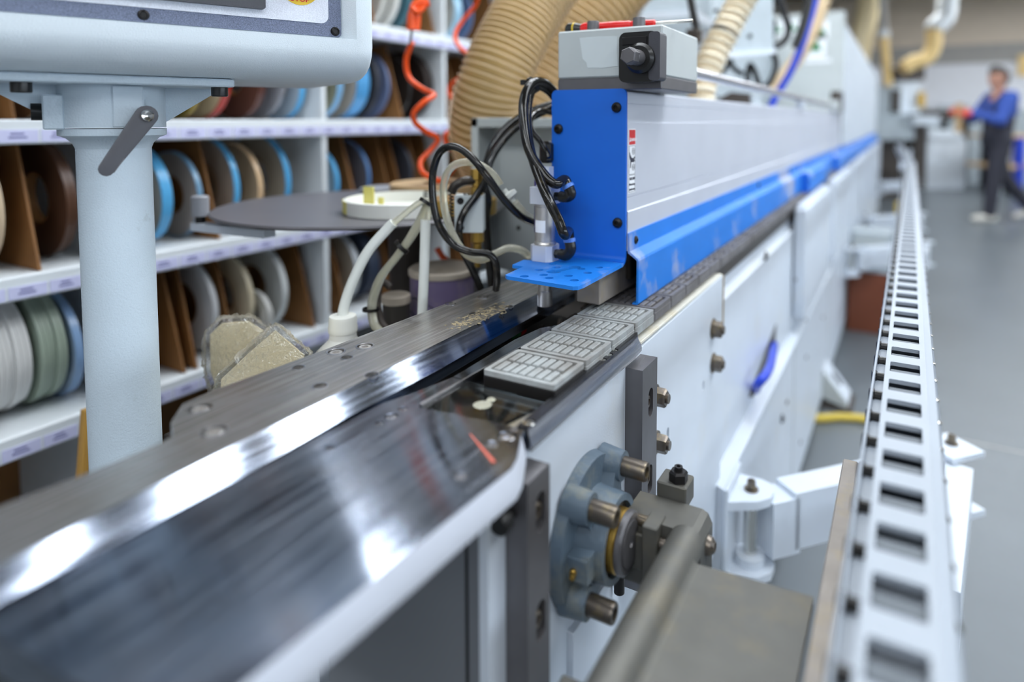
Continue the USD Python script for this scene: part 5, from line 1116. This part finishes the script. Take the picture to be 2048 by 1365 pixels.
for u, v in ((1432, 22), (1500, 72)): obj('cover_screw', lathe([(.010, 0), (.008, .006), (0, .007)], at(u, v, d=2.66 if u < 1440 else 2.8), -FW, 14), 'black_steel', gh)
wt = thing('white_stand', 'white post with a rounded top plate right of the adjuster head', 'stand', (-.75, 2.2, 1.25))
p = at(1412, 58, d=2.45)
obj('post', box((p[0] - .03, p[1], .977), (p[0] + .02, p[1] + .04, p[2]), .004), 'white_paint', wt)
obj('top_plate', hull([at(u, v, d=d) for u, v, d in ((1380, 25, 2.40), (1395, 22, 2.40), (1440, 47, 2.42), (1440, 60, 2.42), (1395, 42, 2.40), (1380, 40, 2.40), (1420, 40, 2.54), (1420, 52, 2.54))]), 'white_paint', wt)
uh = thing('upper_housing', 'grey glue unit housing above the adjuster head', 'machine housing', (-.9, 2.3, 1.5))
obj('body', hull([at(u, v, d=d) for u, v in ((1285, -60), (1405, -60), (1400, 25), (1285, 30)) for d in (2.85, 3.2)]), 'machine_grey', uh)
obj('lower_lip', hull([at(u, v, d=d) for u, v in ((1280, 26), (1402, 20), (1402, 32), (1280, 40)) for d in (2.8, 3.2)]), 'white_paint', uh)
cc = thing('cable_chain', 'black cable chain hanging behind the adjuster head', 'cable', at(1385, 40, d=2.3))
for k in range(9): obj('link', lathe([(.010, 0), (.013, .004), (.013, .022), (.010, .026), (0, .026)], at(1378 + 2.0 * k, -20 + 10 * k, d=2.2), (.1, 0, -1), 12), 'black_plastic', cc)
obj('clamp_block', box(at(1388, 72, d=2.2) - .022, at(1388, 72, d=2.2) + .022, .003), 'dark_machine', cc)
rw = thing('rear_machine_body', 'pale grey rear body of the machine behind the trimming units', 'machine housing', (-1.4, 4, FLOOR))
obj('body', box((-1.30, 3.6, FLOOR), (-.90, 5.5, 1.24), .01), 'machine_grey', rw)
obj('bed_top', box((-.90, 1.9, .801), (-.60, 5.5, .975), .004), 'machine_grey', rw)
obj('upper_body', box((-1.30, 3.6, 1.24), (-.95, 5.5, 1.95), .01), 'machine_grey', rw)
hu = thing('milling_unit', 'dark milling motor unit standing behind the guide rod', 'motor', (-.75, 2.7, .98))
c0 = at(1470, 196, d=2.75)
obj('motor', hull([at(u, v, d=d) for u, v in ((1440, 196), (1462, 184), (1502, 188), (1505, 215), (1440, 215)) for d in (2.7, 2.95)]), 'dark_machine', hu)
obj('motor_base', box((c0[0] - .08, c0[1] - .02, .98), (c0[0] + .08, c0[1] + .16, c0[2] + .01), .004), 'machine_grey', hu)
obj('bracket', hull([at(u, v, d=d) for u, v in ((1395, 130), (1420, 128), (1420, 150), (1395, 170)) for d in (2.75, 2.8)]), 'white_paint', hu)
for pts_, r_, l_ in (
    ([(1556, -10), (1566, 20), (1576, 50), (1575, 70), (1565, 85), (1546, 95)], .017, 'black cable bending down to a dark connector'),
    ([(1548, 40), (1546, 70), (1540, 95), (1548, 110), (1552, 130), (1545, 155), (1535, 170), (1520, 172), (1508, 140), (1500, 130), (1496, 145), (1496, 165)], .014, 'black cable looping among the trimming units'),
    ([(1460, 118), (1466, 135), (1486, 150)], .013, 'short bent black lever under the trim head'),
    ([(1622, -20), (1612, 30), (1600, 70), (1590, 95)], .022, 'dark hose beside the blue hose at the hood')):
    hose('black_cable', l_, [at(u, v, d=3.1) for u, v in pts_], r_, 'black_plastic')
hose('blue_hose', 'blue hose arching down from the tower housing behind the beam', [at(u, v, d=3.2) for u, v in ((1638, -40), (1630, 0), (1618, 45), (1602, 95), (1580, 145), (1556, 185), (1540, 215))], .018, 'blue_tube')
beige('ribbed_hose', 'slim cream ribbed hose beside the blue hose', [at(u, v, d=3.6) for u, v in ((1660, -40), (1645, 10), (1628, 60), (1600, 110), (1570, 150), (1545, 190))], .035, 'hose_small', .022, .006)
hw = thing('hand_wheel', 'small black ring handle with a bright knob under the slim ribbed hose', 'handle', at(1440, 130, d=2.4))
aq = np.linspace(0, 2 * math.pi, 30); c_ = at(1436, 128, d=2.42); obj('ring', tube(np.stack([c_[0] + .035 * np.cos(aq) * .876, c_[1] + .035 * np.cos(aq) * .482, c_[2] + .035 * np.sin(aq)], 1), .008, 10), 'black_plastic', hw); obj('knob', lathe([(0, 0), (.011, .003), (.013, .010), (.009, .018), (0, .02)], at(1442, 124, d=2.37), -FW, 18), 'chrome', hw)

# ================================================================ far end of the hall
def fbox(u0, v0, u1, v1, d, depth, name, mat, par, b=.01):
    p, q = at(u0, v1, d=d), at(u1, v0, d=d)
    return obj(name, hull([p + np.array([0, 0, z]) + RT * a + np.array([-.482, .876, 0]) * e for z in (0, q[2] - p[2]) for a in (0, (q - p) @ RT) for e in (0, depth)]), mat, par)
m1 = thing('panel_saw', 'pale grey second machine with a table and upright cabinet in the background', 'machine', at(1790, 385, z=FLOOR))
fbox(1752, 245, 1828, 280, 12.2, .7, 'table', 'machine_grey', m1); fbox(1752, 172, 1800, 248, 12.4, .6, 'cabinet', 'machine_grey', m1); fbox(1800, 165, 1840, 228, 12.5, .5, 'unit', 'machine_back', m1); fbox(1795, 135, 1850, 160, 12.6, .5, 'unit_top', 'dark_machine', m1)
fbox(1760, 280, 1800, 345, 12.6, .4, 'dark_base', 'dark_machine', m1); fbox(1828, 232, 1880, 250, 12.0, .5, 'slide_table', 'machine_back', m1); fbox(1826, 250, 1850, 375, 12.8, .4, 'dark_frame', 'dark_machine', m1); fbox(1838, 185, 1850, 215, 12.4, .1, 'lamp_housing', 'brass', m1); fbox(1786, 180, 1800, 225, 12.3, .3, 'dark_gap_panel', 'dark_machine', m1); fbox(1835, 220, 1910, 240, 12.6, .3, 'fence', 'dark_machine', m1)
lg = at(1790, 400, z=FLOOR); fbox(1755, 345, 1800, 395, 12.9, .3, 'plinth', 'dark_machine', m1)
m2_ = thing('white_cabinet', 'white machine cabinet on the floor left of the person', 'cabinet', at(1890, 380, z=FLOOR))
dcab = (at(1890, 378, z=FLOOR) - EYE) @ FW
fbox(1852, 278, 1930, 378, dcab, .9, 'body', 'machine_back', m2_); fbox(1858, 260, 1925, 278, dcab - .1, 1.0, 'top', 'machine_back', m2_); fbox(1866, 278, 1918, 286, dcab - .03, .2, 'recess', 'wall_grey', m2_)
def duct(name, label, pts, d, rs, mats):
    t = thing(name, label, 'duct', at(*pts[-1], d=d))
    for i, (a, b, r, m, nm) in enumerate(mats): obj(nm, tube(spline([at(*p, d=d) for p in pts[a:b]], 8), r, 18), m, t)
duct('extraction_duct', 'white duct elbow with a pale yellow hose hanging over the second machine', [(1905, -60), (1895, 0), (1890, 35), (1872, 52), (1868, 60), (1866, 95), (1850, 118), (1825, 125), (1806, 138)], 12.0, 0, ((0, 5, .17, 'duct_white', 'elbow'), (4, 9, .135, 'duct_yellow', 'hose')))
duct('extraction_duct', 'narrow yellow duct hanging left of the white duct elbow', [(1762, -40), (1766, 35), (1768, 62), (1768, 75), (1772, 120), (1776, 172)], 12.2, 0, ((0, 3, .07, 'wall_grey', 'pipe'), (2, 4, .10, 'duct_white', 'cuff'), (3, 6, .08, 'duct_yellow', 'hose')))
duct('extraction_duct', 'broad cream duct descending behind the tower housing', [(1745, -60), (1735, 20), (1722, 80), (1712, 150)], 12.6, 0, ((0, 4, .212, 'hose_cream', 'hose'),))
wbn = thing('workbench', 'workbench with a wooden top and blue uprights behind the person', 'workbench', at(2035, 400, z=FLOOR))
db = 13.0
fbox(1995, 270, 2110, 276, db, 1.0, 'bench_top', 'wood_light', wbn); fbox(1995, 330, 2110, 338, db, 1.0, 'lower_shelf', 'wood_light', wbn); fbox(2036, 276, 2046, 395, db, .2, 'upright', 'blue_tube', wbn); fbox(1998, 276, 2003, 395, db, .2, 'upright', 'machine_grey', wbn); fbox(2000, 276, 2100, 330, db + .7, .1, 'back_board', 'machine_back', wbn)
wk = thing('wall_board', 'pale yellow board on the far wall at the right edge', 'board', at(2040, 130, y=YF - .05)); 
p = at(2035, 152, y=YF - .05); q = at(2075, 108, y=YF - .05); obj('board', box((p[0], YF - .06, p[2]), (q[0], YF - .02, q[2]), .005), 'duct_yellow', wk)
fb = thing('far_cabinets', 'row of pale grey cabinets against the far wall', 'cabinet', at(1900, 300, y=YF - .6))
for k in range(6):
    p = at(1795 + 42 * k, 230, y=YF - .5); obj('cabinet', box((p[0], YF - .5, FLOOR), (p[0] + .62, YF - .02, 1.55 - .12 * (k % 2)), .01), 'machine_grey', fb)
yb_ = thing('yellow_crate', 'small yellow crate on the floor beyond the swing arms', 'crate', at(1798, 432, z=FLOOR)); p = at(1790, 435, z=FLOOR); obj('crate', box((p[0], p[1], FLOOR), (p[0] + .22, p[1] + .2, FLOOR + .22), .006), 'yellow_plastic', yb_)

# ---------------------------------------------------------------- person in blue sleeves and dark overalls
fL, fR = at(1948, 444, z=FLOOR), at(2028, 438, z=FLOOR)
per = thing('person', 'person in blue long sleeves and dark overalls walking with red gloved hands raised', 'person', tuple((fL + fR) / 2))
dR = -RT; dD = np.array([-.482, .876, 0])            # facing left across the picture, away from the lens
O = fL * .55 + fR * .45; O[2] = FLOOR
K = 2.43 / 1.83
def J(f, s, z): return O + dR * f * K + dD * s * K + np.array([0, 0, z * K])
def limb(parts, res=.022, it=8):
    m = None
    for a, b in parts:
        (p, r), (q, s) = a, b
        h = Manifold.batch_hull([Manifold.sphere(r * K, 16).translate(list(p)), Manifold.sphere(s * K, 16).translate(list(q))])
        m = h if m is None else m + h
    t = tm(m.refine_to_length(res * K)); t.merge_vertices(); trimesh.smoothing.filter_taubin(t, iterations=it); return t
hipL, hipR = (J(.00, -.09, .93), .105), (J(-.02, .09, .93), .105)
knL, knR = (J(.06, -.09, .50), .070), (J(-.16, .09, .52), .070)
anL, anR = (J(.10, -.09, .10), .045), (J(-.50, .09, .13), .045)
waist, chest, shl = (J(-.02, 0, 1.05), .135), (J(-.05, 0, 1.28), .150), None
sL, sR = (J(-.04, -.17, 1.42), .070), (J(-.04, .17, 1.42), .070)
eL, eR = (J(.10, -.22, 1.16), .052), (J(.12, .22, 1.18), .052)
wL, wR = (J(.36, -.12, 1.24), .036), (J(.36, .10, 1.26), .036)
neck, head = (J(-.02, 0, 1.50), .055), (J(.01, 0, 1.66), .088)
obj('body', limb([(hipL, knL), (knL, anL), (hipR, knR), (knR, anR), (hipL, hipR), (hipL, waist), (hipR, waist), (waist, chest), (chest, sL), (chest, sR), (chest, neck), (sL, eL), (eL, wL), (sR, eR), (eR, wR), (neck, head), ((J(.03, 0, 1.60), .062), head), ((J(.055, 0, 1.575), .035), (J(.03, 0, 1.62), .06)), ((J(.095, 0, 1.635), .013), (J(.075, 0, 1.665), .012)), ((J(.0, -.088, 1.64), .018), (J(-.005, -.088, 1.665), .022)), ((J(.0, .088, 1.64), .018), (J(-.005, .088, 1.665), .022))], .024, 6), 'skin', per)
g = 1.10
def gr_(j, s=1.13): return (j[0], j[1] * s)
obj('trousers', limb([(gr_(hipL), gr_(knL, 1.2)), (gr_(knL, 1.2), gr_(anL, 1.45)), (gr_(hipR), gr_(knR, 1.2)), (gr_(knR, 1.2), gr_(anR, 1.45)), (gr_(hipL), gr_(hipR)), (gr_(hipL), gr_(waist)), (gr_(hipR), gr_(waist)), (gr_(waist), (J(-.04, 0, 1.24), .155))]), 'overall_dark', per)
obj('shirt', limb([((J(-.045, 0, 1.24), .156), gr_(chest, 1.1)), (gr_(chest, 1.1), gr_(sL)), (gr_(chest, 1.1), gr_(sR)), (gr_(sL, 1.16), gr_(eL, 1.2)), (gr_(eL, 1.2), gr_(wL, 1.2)), (gr_(sR, 1.16), gr_(eR, 1.2)), (gr_(eR, 1.2), gr_(wR, 1.2)), (gr_(chest, 1.0), (J(-.03, 0, 1.47), .07))]), 'shirt_blue', per)
for s in (-1, 1): obj('brace', tube(spline([J(.10, s * .07, 1.22), J(.08, s * .085, 1.36), J(-.02, s * .10, 1.475), J(-.14, s * .09, 1.42), J(-.18, s * .07, 1.24)], 6), .022 * K, 8), 'overall_dark', per)
hair = limb([((J(-.01, 0, 1.695), .090), (J(-.035, 0, 1.665), .090)), ((J(.03, 0, 1.725), .070), (J(-.05, 0, 1.63), .072))], .02, 4); obj('hair', hair, 'hair', per)
for s in (-1, 1):
    obj('eye', tm(trimesh.creation.icosphere(2, .010 * K)).apply_translation(J(.086, s * .032, 1.665)), 'ink', per)
for nm, an, toe in (('L', anL, 0), ('R', anR, 1)):
    b0 = an[0]
    lo = np.array([b0[0], b0[1], FLOOR + .045 * K]) if not toe else b0 + np.array([0, 0, -.03])
    tp_ = lo + dR * .17 * K + np.array([0, 0, -.01 if not toe else -.07 * K]); tp_[2] = max(tp_[2], FLOOR + .035 * K)
    obj('shoe', limb([((lo - dR * .05 * K, .044), (tp_, .036)), ((lo, .048), (lo + np.array([0, 0, .05 * K]), .046))], .02, 5), 'shoe_white', per)
for w, s in ((wL, -1), (wR, 1)):
    pw = w[0]; fw = dR; parts = [((pw, .034), (pw + fw * .07 * K, .036))]
    for k, ln in enumerate((.055, .065, .062, .050)):
        b0 = pw + fw * .08 * K + np.array([0, 0, (.028 - .018 * k) * K]); m0 = b0 + fw * ln * .6 * K; e0 = m0 + fw * ln * .25 * K - dD * s * ln * .5 * K
        parts += [((b0, .010), (m0, .009)), ((m0, .009), (e0, .008))]
    th0 = pw + fw * .03 * K + np.array([0, 0, .03 * K]); parts += [((th0, .011), (th0 + fw * .035 * K + np.array([0, 0, .03 * K]), .009))]
    obj('glove', limb(parts, .008, 3), 'glove_red', per)
bdv = thing('held_panel', 'pale board held upright by the person', 'board', J(.50, 0, 1.0)); bp0 = J(.44, -.02, 1.02); obj('board', hull([bp0 + dR * a * K + dD * e * K + np.array([0, 0, z * K]) for a in (-.01, .012) for e in (-.05, .06) for z in (0, .34)]), 'wood_light', bdv)
